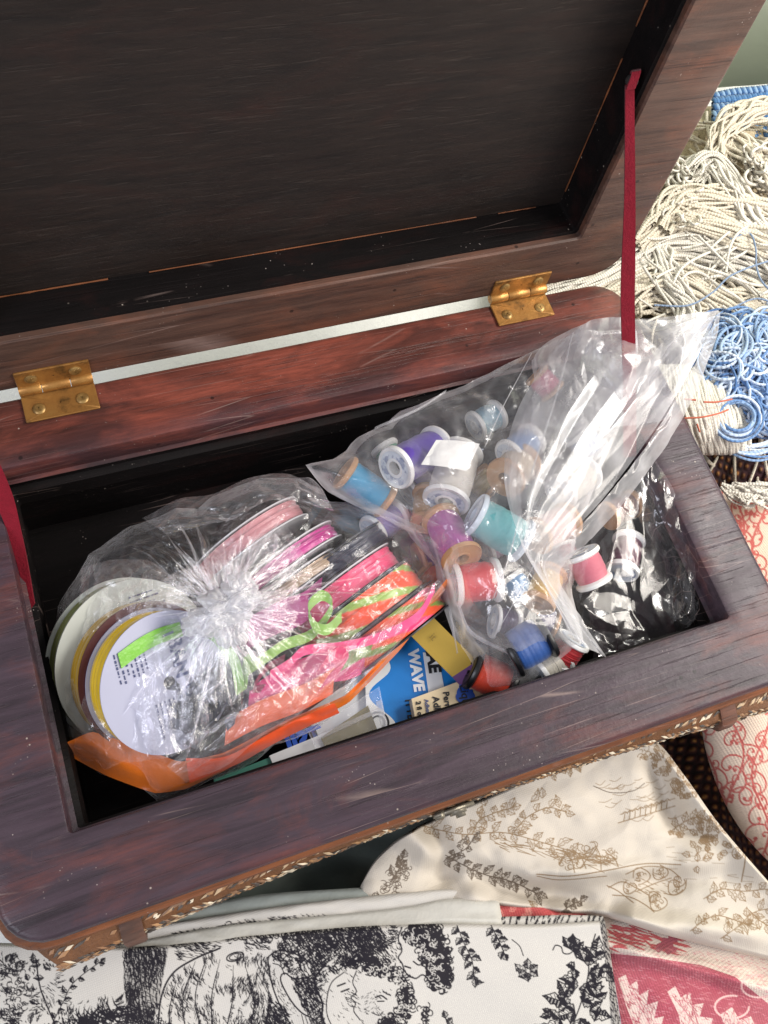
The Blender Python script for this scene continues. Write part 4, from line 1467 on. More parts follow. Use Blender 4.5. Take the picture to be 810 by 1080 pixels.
# inside of the mouth: crumpled film sinking into the dark
FG = [(592, 600, -.01), (640, 545, -.01), (680, 500, -.01), (694, 488, -.01)]
FH = [(628, 694, -.07), (680, 680, -.075), (725, 662, -.07), (733, 630, -.06)]
X, _ = loft3(FG, FH, 170, 170, -.01, ((.016, 2.2, 2.0), (.006, 5, 4), (.0012, 12, 9)), 163)
mesh('bag_inside', X.reshape(-1, 3), grid_faces(170, 170), M['film_dark'], bag2)
FG = [(690, 486, .0), (712, 520, -.005), (730, 570, -.01), (734, 640, -.04)]
FH = [(655, 520, -.05), (680, 560, -.05), (700, 600, -.06), (706, 660, -.07)]
X, _ = loft3(FG, FH, 120, 60, .015, ((.012, 3, 1.4), (.005, 7, 3), (.0010, 15, 6)), 171)
mesh('bag_inside', X.reshape(-1, 3), grid_faces(120, 60), M['film_dark'], bag2)
# milky strips that draw the bright highlight lines on the bag's creases
cm = MB()
for pts in ([(548, 545, .03), (536, 590, .02), (520, 632, -.01)], [(566, 590, .02), (548, 625, .0), (528, 660, -.03)], [(470, 413, .006), (440, 432, .0), (395, 452, -.012)],
            [(560, 374, .02), (530, 430, .03), (512, 470, .036)], [(604, 352, .07), (586, 420, .06), (560, 500, .05)], [(484, 640, -.05), (498, 668, -.06), (540, 690, -.04)], [(457, 570, -.04), (470, 620, -.06), (482, 690, -.085)]):
    V, F = ribbon_path([at(*p) for p in pts], (.5, .5, .7), .006, 40, .0012)
    cm.add(V, F)
cm.build('crease', M['film_milky'], bag2)

# ================================================================== printed cloth
class Canvas:
    """a drawn print, in photograph pixels at 3x; carried by the cloth's vertices"""
    def __init__(self, x0, y0, x1, y1, base, s=3):
        self.x0, self.y0, self.s = x0, y0, s
        self.a = np.empty((int((y1 - y0) * s), int((x1 - x0) * s), 3))
        self.a[:] = base

    def _stamp(self, X0, Y0, X1, Y1):
        h, w = self.a.shape[:2]
        X0, Y0, X1, Y1 = max(0, int(X0)), max(0, int(Y0)), min(w, int(X1) + 2), min(h, int(Y1) + 2)
        if X0 >= X1 or Y0 >= Y1:
            return None
        gy, gx = np.mgrid[Y0:Y1, X0:X1]
        return (slice(Y0, Y1), slice(X0, X1)), gx + .5, gy + .5

    def line(self, pts, w, col, op=1.0):
        P_ = (np.asarray(pts, float) - (self.x0, self.y0)) * self.s
        ws = np.broadcast_to(np.asarray(w, float), len(P_)) * self.s / 2
        for i in range(len(P_) - 1):
            p, q = P_[i], P_[i + 1]
            r = max(ws[i], ws[i + 1])
            st = self._stamp(min(p[0], q[0]) - r - 1, min(p[1], q[1]) - r - 1, max(p[0], q[0]) + r + 1, max(p[1], q[1]) + r + 1)
            if st is None:
                continue
            sl, gx, gy = st
            d = q - p
            L2 = d @ d + 1e-9
            t_ = np.clip(((gx - p[0]) * d[0] + (gy - p[1]) * d[1]) / L2, 0, 1)
            dist = np.hypot(gx - p[0] - t_ * d[0], gy - p[1] - t_ * d[1])
            al = np.clip(ws[i] + (ws[i + 1] - ws[i]) * t_ + .5 - dist, 0, 1)[..., None] * op
            self.a[sl] = self.a[sl] * (1 - al) + np.asarray(col) * al

    def mask(self, pts):
        P_ = (np.asarray(pts, float) - (self.x0, self.y0)) * self.s
        st = self._stamp(P_[:, 0].min(), P_[:, 1].min(), P_[:, 0].max(), P_[:, 1].max())
        if st is None:
            return None
        sl, gx, gy = st
        ins = np.zeros(gx.shape, bool)
        Q = np.roll(P_, -1, 0)
        for p, q in zip(P_, Q):
            if p[1] == q[1]:
                continue
            c = (p[1] > gy) != (q[1] > gy)
            ins ^= c & (gx < (q[0] - p[0]) * (gy - p[1]) / (q[1] - p[1]) + p[0])
        return sl, ins

    def fill(self, pts, col, op=1.0):
        r = self.mask(pts)
        if r:
            sl, ins = r
            self.a[sl][ins] = self.a[sl][ins] * (1 - op) + np.asarray(col) * op

    def hatch(self, pts, ang, gap, w, col, jit=.35, dash=(4, 12), fillp=.8, curve=0.0):
        """short pen strokes inside an outline"""
        P_ = np.asarray(pts, float)
        c = P_.mean(0)
        R_ = np.hypot(*(P_ - c).T).max()
        d, n = np.array([math.cos(ang), math.sin(ang)]), np.array([-math.sin(ang), math.cos(ang)])

        def inside(p):
            x, y = p
            r = False
            for i in range(len(P_)):
                a, b_ = P_[i], P_[i - 1]
                if (a[1] > y) != (b_[1] > y) and x < (b_[0] - a[0]) * (y - a[1]) / (b_[1] - a[1]) + a[0]:
                    r = not r
            return r
        for o in np.arange(-R_, R_, gap):
            t_ = -R_ + rng.uniform(0, 6)
            while t_ < R_:
                L = rng.uniform(*dash)
                p0 = c + n * (o + rng.normal(0, jit * gap)) + d * t_
                p2 = p0 + d * L + n * rng.normal(0, .12 * L)
                p1 = (p0 + p2) / 2 + n * curve * L
                if rng.random() < fillp and inside(p0) and inside(p2):
                    self.line([p0, p1, p2], [w * .5, w * rng.uniform(.8, 1.3), w * .4], col)
                t_ += L * rng.uniform(.7, 1.15)

    def sample(self, px, py):
        h, w = self.a.shape[:2]
        x = np.clip((px - self.x0) * self.s - .5, 0, w - 1.01)
        y = np.clip((py - self.y0) * self.s - .5, 0, h - 1.01)
        i, j = x.astype(int), y.astype(int)
        u, v = (x - i)[..., None], (y - j)[..., None]
        A = self.a
        return (A[j, i] * (1 - u) + A[j, i + 1] * u) * (1 - v) + (A[j + 1, i] * (1 - u) + A[j + 1, i + 1] * u) * v


def leaf(cv, x, y, ang, L, w, col, lw=.8, paper=None, veins=True, dark=.5):
    lw *= .86
    L *= rng.uniform(.75, 1.2)
    """serrated toile leaf with vein and half its blade hatched"""
    d, n = np.array([math.cos(ang), math.sin(ang)]), np.array([-math.sin(ang), math.cos(ang)])
    k = 9
    t_ = np.linspace(0, 1, k)
    wid = w * np.sin(t_ ** .8 * PI) * (1 + .28 * np.cos(t_ * 6 * PI))
    p = np.array([x, y])
    bend = .12 * L * rng.normal()
    cen = p + d * (t_ * L)[:, None] + n * (bend * np.sin(t_ * PI))[:, None]
    a, b_ = cen + n * wid[:, None], cen - n * wid[:, None]
    out = np.vstack([a, b_[::-1]])
    if paper is not None:
        cv.fill(out, paper)
    for i in range(k - 1):
        for f_ in (.25, .5, .75):
            if rng.random() < dark * 1.7:
                cv.line([cen[i] * (1 - f_) + cen[i + 1] * f_, b_[i] * (1 - f_) + b_[i + 1] * f_], lw * .9, col)
    cv.line(np.vstack([out, out[:1]]), lw, col)
    cv.line(cen, lw * .9, col)
    if veins:
        for i in range(1, k - 2):
            cv.line([cen[i], cen[i + 1] * .3 + a[i + 1] * .7], lw * .6, col)


def sprig(cv, pts, col, L=10, w=3, step=7, lw=.8, paper=None, dark=.5, spread=.9):
    C = spline(np.array(pts, float), 60)
    cv.line(C, lw * 1.2, col)
    Ls = np.r_[0, np.cumsum(np.hypot(*np.diff(C, axis=0).T))]
    s, side = 2.0, 1
    while s < Ls[-1]:
        i = min(np.searchsorted(Ls, s), 58)
        a = math.atan2(*(C[i + 1] - C[i])[::-1])
        leaf(cv, *C[i], a + side * spread * rng.uniform(.7, 1.2), L * rng.uniform(.75, 1.2), w, col, lw, paper, True, dark)
        side = -side
        s += step * rng.uniform(.7, 1.2)
    leaf(cv, *C[-1], math.atan2(*(C[-1] - C[-3])[::-1]), L, w, col, lw, paper, True, dark)


def curls(cv, pts, wid, r, col, n_, lw=.9, dense=.4):
    """curly hair: many little arcs along a band"""
    C = spline(np.array(pts, float), 80)
    T = np.gradient(C, axis=0)
    T /= np.linalg.norm(T, axis=1, keepdims=True)
    N = np.stack([-T[:, 1], T[:, 0]], 1)
    if dense:
        cv.line(C, wid * dense, col)
    for _ in range(n_):
        i = rng.integers(80)
        c = C[i] + N[i] * rng.uniform(-.5, .5) * wid
        a0, a1 = rng.uniform(0, 6.3), rng.uniform(2.5, 5)
        th = np.linspace(a0, a0 + a1, 9)
        rr = r * rng.uniform(.6, 1.2) * np.linspace(1, .45, 9)
        cv.line(c + rr[:, None] * np.stack([np.cos(th), np.sin(th)], 1), lw, col)


def engrave(cv, pts, n_, col, flow, thr=-.1, L=(3, 9), w=.8, seed=0, k=14.0):
    """burin strokes along a flow direction, gathered in patches of shade"""
    r = cv.mask(pts)
    if not r:
        return
    sl, ins = r
    yy, xx = np.nonzero(ins)
    if not len(yy):
        return
    pick = rng.integers(len(yy), size=n_)
    x = (xx[pick] + sl[1].start) / cv.s + cv.x0
    y = (yy[pick] + sl[0].start) / cv.s + cv.y0
    tone = vnoise(x / k, y / k, seed + 300) + .5 * vnoise(x / k * 2.3, y / k * 2.3, seed + 301)
    for i in range(n_):
        if tone[i] < thr:
            continue
        a = flow(x[i], y[i]) + rng.normal(0, .12)
        l_ = rng.uniform(*L) * (.6 + .6 * min(1, max(0, tone[i] - thr)))
        d = np.array([math.cos(a), math.sin(a)]) * l_
        n = np.array([-d[1], d[0]]) * .15
        p = np.array([x[i], y[i]])
        cv.line([p - d / 2, p + n, p + d / 2], [w * .4, w * rng.uniform(.8, 1.5), w * .3], col)


def blob(c, r, n_=14, j=.25):
    th = np.linspace(0, 2 * PI, n_, endpoint=False)
    rr = r * (1 + j * rng.uniform(-1, 1, n_))
    return np.array(c) + rr[:, None] * np.stack([np.cos(th), np.sin(th)], 1)


def cloth(name, top, bot, nu, nv, zf, cv, mat, parent=None, roll=(0, 0, 0, 0), rd=.03):
    """cloth between two edges given in pixels and height; roll turns an edge under (top, bottom, left, right)"""
    a, b_ = spline(np.array(top, float), nu), spline(np.array(bot, float), nu)
    t_ = np.linspace(0, 1, nv)
    X = a[:, None] * (1 - t_)[None, :, None] + b_[:, None] * t_[None, :, None]
    u = np.linspace(0, 1, nu)
    U, T_ = np.meshgrid(u, t_, indexing='ij')
    X[..., 2] += zf(X[..., 0], X[..., 1], U, T_)
    for r_, e in zip(roll, (T_, 1 - T_, U, 1 - U)):
        if r_:
            k = np.clip(1 - e / r_, 0, 1)
            X[..., 2] -= rd * (1 - np.sqrt(np.clip(1 - k ** 2, 0, 1)))
    V = at_n(X[..., 0], X[..., 1], X[..., 2])
    col = cv.sample(X[..., 0], X[..., 1]) if cv is not None else None
    return mesh(name, V.reshape(-1, 3), grid_faces(nu, nv), mat, parent, col=col)


M['cotton'] = printed('printed cotton', .9, 700, .16, .0, .02, .15)
M['linen'] = printed('coarse printed linen', .92, 520, .35, var=.10)
M['selvage'] = plain('off white woven selvage', (.56, .55, .50), .9, .08, 30, .35)
M['selvage_grey'] = plain('grey green selvage', (.30, .33, .31), .9, .1, 30, .35)
M['grey_cloth'] = plain('grey green cloth', (.12, .145, .13), .9, .12, 20, .3)  # darkened so the cloth's colour carries the black shadow under the box

# ---------- black toile
INK, PAP = hexc('#12101e'), hexc('#c9c6c0')
cv = Canvas(-50, 925, 700, 1150, PAP)
# left foliage
for q in range(46):
    x, y = rng.uniform(-45, 58), rng.uniform(1004, 1145)
    leaf(cv, x, y, rng.uniform(0, 6.3), rng.uniform(7, 13), 2.6, INK, .8, PAP, True, .75)
curls(cv, [(8, 1010), (20, 1040), (12, 1080), (30, 1110)], 22, 4, INK, 120, .9, 0)
sprig(cv, [(54, 1082), (66, 1058), (78, 1036), (106, 1014)], INK, 8, 2.2, 8, .8, PAP, .7)
cv.line(spline([(38, 1012), (42, 1040), (50, 1062), (58, 1080)], 30), 1.6, INK)
for (cx, cy, n_, L_) in ((92, 1082, 46, 20), (118, 1072, 26, 15), (74, 1092, 30, 18)):
    for q in range(n_):
        a = rng.uniform(-PI, 0.1)
        L = L_ * rng.uniform(.6, 1.15)
        c = np.array([cx + rng.normal(0, 7), cy + rng.normal(0, 4)])
        cv.line([c, c + L * .6 * np.array([math.cos(a), math.sin(a)]), c + L * np.array([math.cos(a + .15), math.sin(a + .15)])], [2.2, 1.5, .3], INK)
for (x, y, a) in ((55, 1040, .6), (62, 1030, -.4), (70, 1050, .2), (50, 1056, 1.2)):
    cv.hatch(blob((x, y), 9), a, 2, .8, INK, dash=(3, 8))
# tree trunk and undergrowth
tr_ = [(131, 1000), (160, 996), (178, 1000), (172, 1030), (168, 1060), (160, 1080), (150, 1100), (128, 1100), (134, 1066), (130, 1036)]
cv.fill(tr_, INK, .35)
cv.hatch(tr_, PI / 2 - .1, 2.1, 1.3, INK, dash=(3, 9), fillp=.95)
cv.hatch(tr_, .4, 3.0, .9, INK, dash=(2, 5), fillp=.7)
curls(cv, [(110, 1076), (140, 1070), (165, 1078), (180, 1100)], 18, 3.2, INK, 150, 1.0, 0)
# draped figure
dr = [(168, 1090), (172, 1050), (184, 1026), (204, 1012), (236, 1000), (270, 1000), (290, 1020), (292, 1050), (286, 1090)]
cv.line(spline([(166, 1092), (170, 1052), (182, 1027), (204, 1012), (232, 1000)], 40), 2.0, INK)
for (x0, y0, x1, y1, bx) in ((206, 1014, 196, 1090, -8), (218, 1010, 214, 1092, -10), (232, 1012, 226, 1095, -6), (246, 1018, 236, 1095, 4), (258, 1016, 262, 1095, 8), (270, 1012, 278, 1090, 10), (186, 1034, 180, 1095, -4)):
    c = spline([(x0, y0), ((x0 + x1) / 2 + bx, (y0 + y1) / 2), (x1, y1)], 20)
    cv.line(c, np.linspace(.6, 1.7, 20), INK)
    for i in range(2, 18):
        if rng.random() < .78:
            L = rng.uniform(4, 10)
            a = PI / 2 + rng.normal(.35, .2)
            cv.line([c[i], c[i] + L * np.array([math.cos(a) * .6, math.sin(a)])], [1.5, .4], INK)
            cv.line([c[i] + (2, 1), c[i] + (2, 1) + L * .8 * np.array([math.cos(a) * .6, math.sin(a)])], [1.2, .3], INK)
cv.hatch([(188, 1036), (205, 1022), (200, 1060), (186, 1080)], 1.9, 2.4, .9, INK, dash=(4, 10))
cv.hatch([(255, 1030), (285, 1010), (290, 1050), (270, 1075)], 1.2, 2.4, .9, INK, dash=(4, 10))
th = np.linspace(0, 2 * PI, 24)
for rr, lw in ((1, 1.5), (.68, 1.1)):
    cv.line(np.array([248, 1009]) + rr * np.stack([9 * np.cos(th), 4.5 * np.sin(th) - 2 * np.cos(th)], 1), lw, INK)
cv.hatch([(178, 995), (230, 985), (236, 1000), (190, 1016)], .2, 2.2, .9, INK, dash=(3, 8))
# dark hatched ground between the figures
bgp = [(300, 985), (400, 975), (412, 1000), (372, 1016), (350, 1030), (338, 1044), (340, 1064), (348, 1090), (332, 1090), (316, 1054), (304, 1024), (286, 1012)]
cv.hatch(bgp, 1.0, 2.0, 1.1, INK, dash=(3, 8), fillp=.95)
cv.hatch(bgp, -.6, 2.6, 1.0, INK, dash=(3, 7), fillp=.85)
bg2 = [(286, 1050), (300, 1060), (312, 1082), (318, 1120), (270, 1120), (276, 1080)]
cv.hatch(bg2, .9, 2.2, 1.0, INK, dash=(3, 7), fillp=.9)
cv.hatch(bg2, -.7, 3.0, .9, INK, dash=(3, 7), fillp=.8)
# sleeve, forearm and hand
arm = spline([(282, 1010), (292, 1003), (306, 1004), (322, 1012), (332, 1022), (326, 1030), (310, 1032), (300, 1026), (296, 1034), (306, 1054), (318, 1068), (332, 1076), (340, 1090), (326, 1094), (310, 1084), (298, 1066), (288, 1042), (284, 1024)], 90)
cv.fill(arm, PAP)
cv.line(np.vstack([arm, arm[:1]]), 1.6, INK)
for (p, q) in (((290, 1008), (306, 1024)), ((300, 1006), (318, 1022)), ((312, 1010), (326, 1022)), ((288, 1016), (300, 1028))):
    cv.line(spline([p, ((p[0] + q[0]) / 2 + 2, (p[1] + q[1]) / 2 - 3), q], 10), 1.1, INK)
for k_ in range(4):
    cv.line(spline([(318 + k_ * 4, 1070 + k_ * 2), (321 + k_ * 4.5, 1082 + k_), (323 + k_ * 4, 1094)], 8), .9, INK)
cv.hatch([(288, 1030), (298, 1036), (312, 1064), (304, 1070), (292, 1048)], 1.1, 2.5, .7, INK, dash=(2, 5), fillp=.6)
# bonnet and lower head
hd = spline([(332, 1030), (342, 1018), (356, 1012), (374, 1020), (392, 1024), (412, 1036), (420, 1052), (414, 1066), (404, 1078), (388, 1088), (360, 1096), (344, 1080), (336, 1056)], 80)
cv.fill(hd, PAP)
cv.line(spline([(348, 1090), (340, 1074), (340, 1058), (334, 1044), (332, 1032), (344, 1016)], 40), 2.2, INK)
cv.line(spline([(352, 1086), (345, 1070), (345, 1052), (350, 1036), (362, 1026)], 40), 1.2, INK)
cv.line(spline([(376, 1024), (372, 1036), (376, 1046), (370, 1052), (375, 1058), (373, 1066), (380, 1076)], 30), 1.2, INK)
cv.hatch([(362, 1044), (378, 1044), (384, 1064), (366, 1064)], .6, 2.2, .9, INK, dash=(2, 5))
cv.hatch([(378, 1050), (396, 1044), (402, 1062), (384, 1070)], -.6, 2.6, .7, INK, dash=(2, 5), fillp=.6)
cv.line(spline([(396, 1052), (402, 1050), (408, 1054)], 10), 1.6, INK)
cv.line([(398, 1056), (405, 1056)], 1.3, INK)
cv.line(spline([(392, 1068), (400, 1071), (404, 1067)], 10), 1.1, INK)
cv.line(spline([(404, 1046), (412, 1050)], 6), 1.2, INK)
for c in ((356, 1040), (360, 1046)):
    cv.line([c, (c[0] + 8, c[1] - 3)], 1.8, INK)
curls(cv, [(386, 1022), (402, 1020), (420, 1030), (428, 1046), (428, 1062), (418, 1076), (404, 1082)], 15, 4, INK, 230, 1.2, .30)
curls(cv, [(366, 1016), (384, 1012), (398, 1012)], 12, 3.6, INK, 60, 1.2, .3)
# upper head facing the other way
cv.line(spline([(392, 980), (386, 990), (384, 1002), (386, 1016), (392, 1026)], 30), 2.0, INK)
cv.line(spline([(424, 978), (420, 990), (424, 1002), (420, 1010), (424, 1016), (428, 1026), (438, 1032), (446, 1028), (454, 1036)], 40), 1.5, INK)
cv.hatch([(398, 1000), (414, 992), (420, 1006), (412, 1020), (400, 1016)], .8, 2.2, 1.0, INK, dash=(2, 5))
cv.hatch([(404, 1008), (420, 1008), (416, 1022)], -.5, 2.0, 1.0, INK, dash=(2, 5))
cv.line([(427, 1019), (433, 1021)], 1.8, INK)
cv.line(spline([(436, 1014), (442, 1018), (447, 1014)], 8), 1.5, INK)
curls(cv, [(434, 978), (446, 990), (452, 1004), (462, 1018), (464, 1032), (458, 1042)], 24, 4.2, INK, 330, 1.2, .34)
curls(cv, [(452, 972), (462, 988), (468, 1010), (466, 1040)], 14, 4.2, INK, 190, 1.2, .2)
curls(cv, [(440, 1090), (450, 1075), (446, 1062)], 10, 4, INK, 30, 1.2, 0)
for x in (250, 280, 310, 345, 380):
    curls(cv, [(x - 14, 978), (x, 986), (x + 14, 980)], 12, 4.5, INK, 26, 1.1, 0)
# burin shading over figures and grounds
engrave(cv, dr, 1500, INK, lambda x, y: PI / 2 + .35 * math.sin((x - 230) / 22) - .2, .05, (5, 12), .8, 1, 11)
engrave(cv, dr, 500, INK, lambda x, y: .6, .35, (3, 7), .7, 2, 11)
engrave(cv, bgp, 900, INK, lambda x, y: 1.0, -.5, (4, 9), 1.2, 3)
engrave(cv, bgp, 700, INK, lambda x, y: -.7, -.4, (3, 7), 1.0, 4)
engrave(cv, bg2, 500, INK, lambda x, y: .9, -.4, (4, 8), 1.1, 5)
engrave(cv, hd, 300, INK, lambda x, y: .7, .15, (2, 6), .7, 6, 8)
engrave(cv, arm, 170, INK, lambda x, y: .5, .2, (2, 5), .6, 7, 8)
engrave(cv, tr_, 700, INK, lambda x, y: PI / 2 + .3 * math.sin(y / 9), -.2, (3, 9), 1.2, 8)
engrave(cv, [(176, 985), (300, 965), (420, 965), (420, 1000), (310, 1002), (240, 1000), (190, 1012)], 1400, INK, lambda x, y: .4 * math.sin(x / 10) + .2, -.1, (3, 8), 1.0, 9, 9)
engrave(cv, [(384, 978), (424, 978), (424, 1020), (440, 1032), (420, 1040), (392, 1028)], 260, INK, lambda x, y: .9, .1, (3, 7), .8, 10, 8)
engrave(cv, [(-45, 1005), (60, 1005), (64, 1040), (56, 1140), (-45, 1140)], 1500, INK, lambda x, y: 1.2 * math.sin(x / 7) + 1.1 * math.cos(y / 8), .05, (3, 7), 1.1, 11, 9)
engrave(cv, [(60, 1060), (130, 1050), (170, 1080), (170, 1120), (60, 1120)], 900, INK, lambda x, y: -1.2 + .5 * math.sin(x / 6), -.1, (4, 10), 1.1, 12, 9)
curls(cv, [(388, 1022), (404, 1022), (421, 1032), (428, 1048), (426, 1064), (414, 1078)], 12, 3, PAP, 46, .7, 0)
curls(cv, [(436, 982), (448, 994), (456, 1010), (464, 1026), (460, 1040)], 20, 3, PAP, 60, .7, 0)
# hanging leaf sprigs on the plain ground
sprig(cv, [(482, 976), (490, 996), (498, 1014), (500, 1032)], INK, 10, 3.2, 5, .9, PAP, .8)
sprig(cv, [(518, 976), (526, 992), (532, 1006)], INK, 10, 3.2, 5, .9, PAP, .8)
cv.line(spline([(540, 991), (548, 998), (552, 1008)], 20), 1.0, INK)
for k_ in range(6):
    a = k_ * PI / 3 + .5
    leaf(cv, 557 + 2 * math.cos(a), 1024 + 2 * math.sin(a), a, 12, 4, INK, 1.0, PAP, True, .45)
cv.line(spline([(583, 1002), (586, 997), (592, 999), (594, 1005), (600, 1006), (606, 1002)], 24), 1.3, INK)
for (x, y, a, L) in ((600, 1000, -1.3, 17), (606, 1006, -.4, 16), (612, 1002, -2.0, 14), (606, 1022, 2.6, 18), (616, 1014, -.9, 20), (622, 1026, .2, 18), (628, 1010, -1.4, 20), (634, 1020, .8, 20), (620, 1036, 1.5, 18), (606, 1044, -2.4, 16),
                     (600, 1060, -2.8, 22), (606, 1066, 2.8, 18), (596, 1052, -2.0, 16), (614, 1056, -.6, 22), (622, 1066, .3, 20), (612, 1074, 1.6, 20), (590, 1074, 2.9, 20), (604, 1084, 2.2, 20), (628, 1052, -1.2, 18), (580, 1066, 2.6, 12)):
    leaf(cv, x, y, a, L * 1.15, L * .30, INK, 1.5, PAP, True, .6)
    for k_ in (-1, 1):
        leaf(cv, x, y, a + k_ * rng.uniform(.7, 1.1), L * .7, L * .2, INK, 1.3, PAP, True, .6)
cv.line(spline([(628, 985), (622, 1006), (620, 1030), (612, 1060), (600, 1090)], 40), 1.4, INK)
for x0, x1 in ((636, 650), ):
    band = [(632, 970), (638, 970), (661, 1120), (646, 1120), (642, 1040)]
    cv.fill(band, INK, .45)
    cv.hatch(band, 1.2, 2.0, 1.2, INK, dash=(2, 4), fillp=.95)
cv.line([(640, 968), (662, 1120)], 2.4, hexc('#8d93ad'))
cv.line([(643, 968), (666, 1120)], 1.6, INK)
cv.line([(474, 1075), (482, 1085)], 1.0, INK)
sprig(cv, [(470, 1110), (474, 1090), (470, 1074)], INK, 10, 3, 7, .9, PAP, .5)
# lower band for the part out of the frame
for q in range(60):
    x, y = rng.uniform(180, 640), rng.uniform(1096, 1148)
    leaf(cv, x, y, rng.uniform(0, 6.3), rng.uniform(9, 16), 4, INK, .9, PAP, True, .5)
toile = cv

bt = empty('toile_fabric', at(320, 1050, -.2), 'folded white fabric printed with black figures, hair curls and leaves', 'fabric')


def zt(px, py, U, T_):
    return .008 * vnoise(px / 130, py / 60, 61) + .003 * vnoise(px / 38, py / 30, 62)


cloth('top_fold', [(-60, 992, -.175), (50, 996, -.175), (150, 998, -.172), (260, 987, -.170), (380, 977, -.168), (480, 974, -.168), (560, 975, -.168), (638, 971, -.170)],
      [(-60, 1140, -.18), (150, 1140, -.18), (400, 1140, -.18), (665, 1140, -.18)], 980, 230, zt, toile, M['cotton'], bt, roll=(.035, 0, 0, .012), rd=.014)
cloth('selvage_fold', [(100, 1002, -.19), (160, 990, -.188), (240, 976, -.186), (330, 967, -.184), (420, 958, -.182), (475, 948, -.182), (526, 950, -.184)],
      [(100, 1020, -.19), (200, 1012, -.188), (330, 1000, -.186), (440, 990, -.184), (534, 990, -.184)], 220, 24, lambda x, y, U, T_: .006 * np.sin(T_ * PI) + .002 * vnoise(x / 20, y / 9, 63) - .004 * np.abs(np.sin(T_ * 6)), None, M['selvage'], bt, roll=(.4, 0, 0, .02), rd=.012)
cloth('print_fold', [(110, 985, -.205), (200, 970, -.203), (300, 955, -.2), (400, 944, -.198), (470, 938, -.198), (498, 940, -.2)],
      [(110, 1010, -.205), (240, 990, -.203), (400, 975, -.2), (505, 968, -.2)], 260, 40, lambda x, y, U, T_: .002 * vnoise(x / 20, y / 9, 64), toile, M['cotton'], bt, roll=(.25, 0, 0, .02), rd=.012)
cloth('under_fold', [(120, 972, -.222), (200, 958, -.22), (270, 944, -.218), (350, 938, -.216), (450, 932, -.215)],
      [(120, 1000, -.222), (300, 980, -.22), (460, 965, -.216)], 160, 20, lambda x, y, U, T_: .002 * vnoise(x / 20, y / 9, 65), None, M['selvage_grey'], bt, roll=(.3, 0, 0, .02), rd=.012)
cloth('back_hem', [(522, 967, -.186), (560, 966, -.184), (600, 965, -.182), (636, 966, -.182)], [(522, 985, -.186), (580, 985, -.184), (640, 985, -.182)], 120, 24, lambda x, y, U, T_: .001 * vnoise(x / 9, y / 9, 66),
      (lambda c: (c.hatch([(515, 955), (645, 955), (645, 990), (515, 990)], 1.9, 4, 2.2, INK, dash=(5, 12)), c)[1])(Canvas(510, 950, 650, 995, PAP)), M['cotton'], bt, roll=(.3, 0, 0, 0), rd=.01)

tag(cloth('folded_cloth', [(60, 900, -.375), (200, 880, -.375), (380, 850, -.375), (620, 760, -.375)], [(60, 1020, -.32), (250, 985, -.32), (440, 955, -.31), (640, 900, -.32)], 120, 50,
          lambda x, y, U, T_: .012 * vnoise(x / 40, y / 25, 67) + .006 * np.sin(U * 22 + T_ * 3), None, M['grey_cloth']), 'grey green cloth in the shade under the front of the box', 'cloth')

# ---------- cream toile with thin brown drawing
BR, CRM = hexc('#8d765a'), hexc('#ccc4b7')
DK = hexc('#665a4e')
cv = Canvas(380, 760, 930, 1050, CRM)
# leafy branch below the latch
sprig(cv, [(420, 862), (450, 872), (490, 880), (530, 878), (570, 888), (610, 900)], BR, 13, 3.2, 7, .8, None, .12)
sprig(cv, [(498, 880), (505, 866), (520, 858), (540, 852)], BR, 12, 3.4, 6, .8, None, .12)
sprig(cv, [(540, 880), (556, 862), (578, 852), (596, 856)], BR, 12, 3.0, 7, .8, None, .12)
for (x, y) in ((506, 862), (512, 850), (560, 846), (572, 842), (590, 852)):
    leaf(cv, x, y, rng.uniform(-2.2, -.9), 14, 3.2, BR, .8, None, True, .1)
sprig(cv, [(470, 905), (490, 896), (500, 884)], DK, 10, 3, 6, .8, None, .3)
sprig(cv, [(470, 902), (488, 912), (510, 922), (540, 930), (566, 942)], DK, 12, 3.2, 6, .9, None, .4)
sprig(cv, [(412, 930), (420, 918), (424, 905)], DK, 10, 3.4, 5, .9, None, .5)
curls(cv, [(398, 950), (412, 935), (425, 912)], 18, 4, DK, 50, .8, 0)
for q in range(60):        # sheaf strokes
    x = rng.uniform(520, 640)
    y = 888 + (x - 520) * .17 + rng.normal(0, 3)
    L = rng.uniform(8, 20)
    a = .25 + rng.normal(0, .16)
    cv.line([(x, y), (x + L * math.cos(a), y + L * math.sin(a))], [.9, .5], BR)
# boat like outline with figures
cv.line(spline([(566, 922), (600, 924), (640, 918), (680, 911), (718, 912)], 50), 1.2, BR)
cv.line(spline([(566, 924), (592, 928), (640, 924)], 40), .9, BR)
for (x0, y0, x1, y1) in ((596, 900, 606, 920), (604, 896, 618, 916), (612, 916, 626, 894), (628, 892, 634, 918), (598, 908, 640, 904), (590, 912, 596, 898), (640, 900, 652, 914), (622, 904, 630, 892)):
    cv.line(spline([(x0, y0), ((x0 + x1) / 2 + 2, (y0 + y1) / 2 - 2), (x1, y1)], 8), 1.2, BR)
curls(cv, [(592, 914), (610, 902), (630, 898), (648, 908)], 18, 4.5, BR, 40, .8, 0)
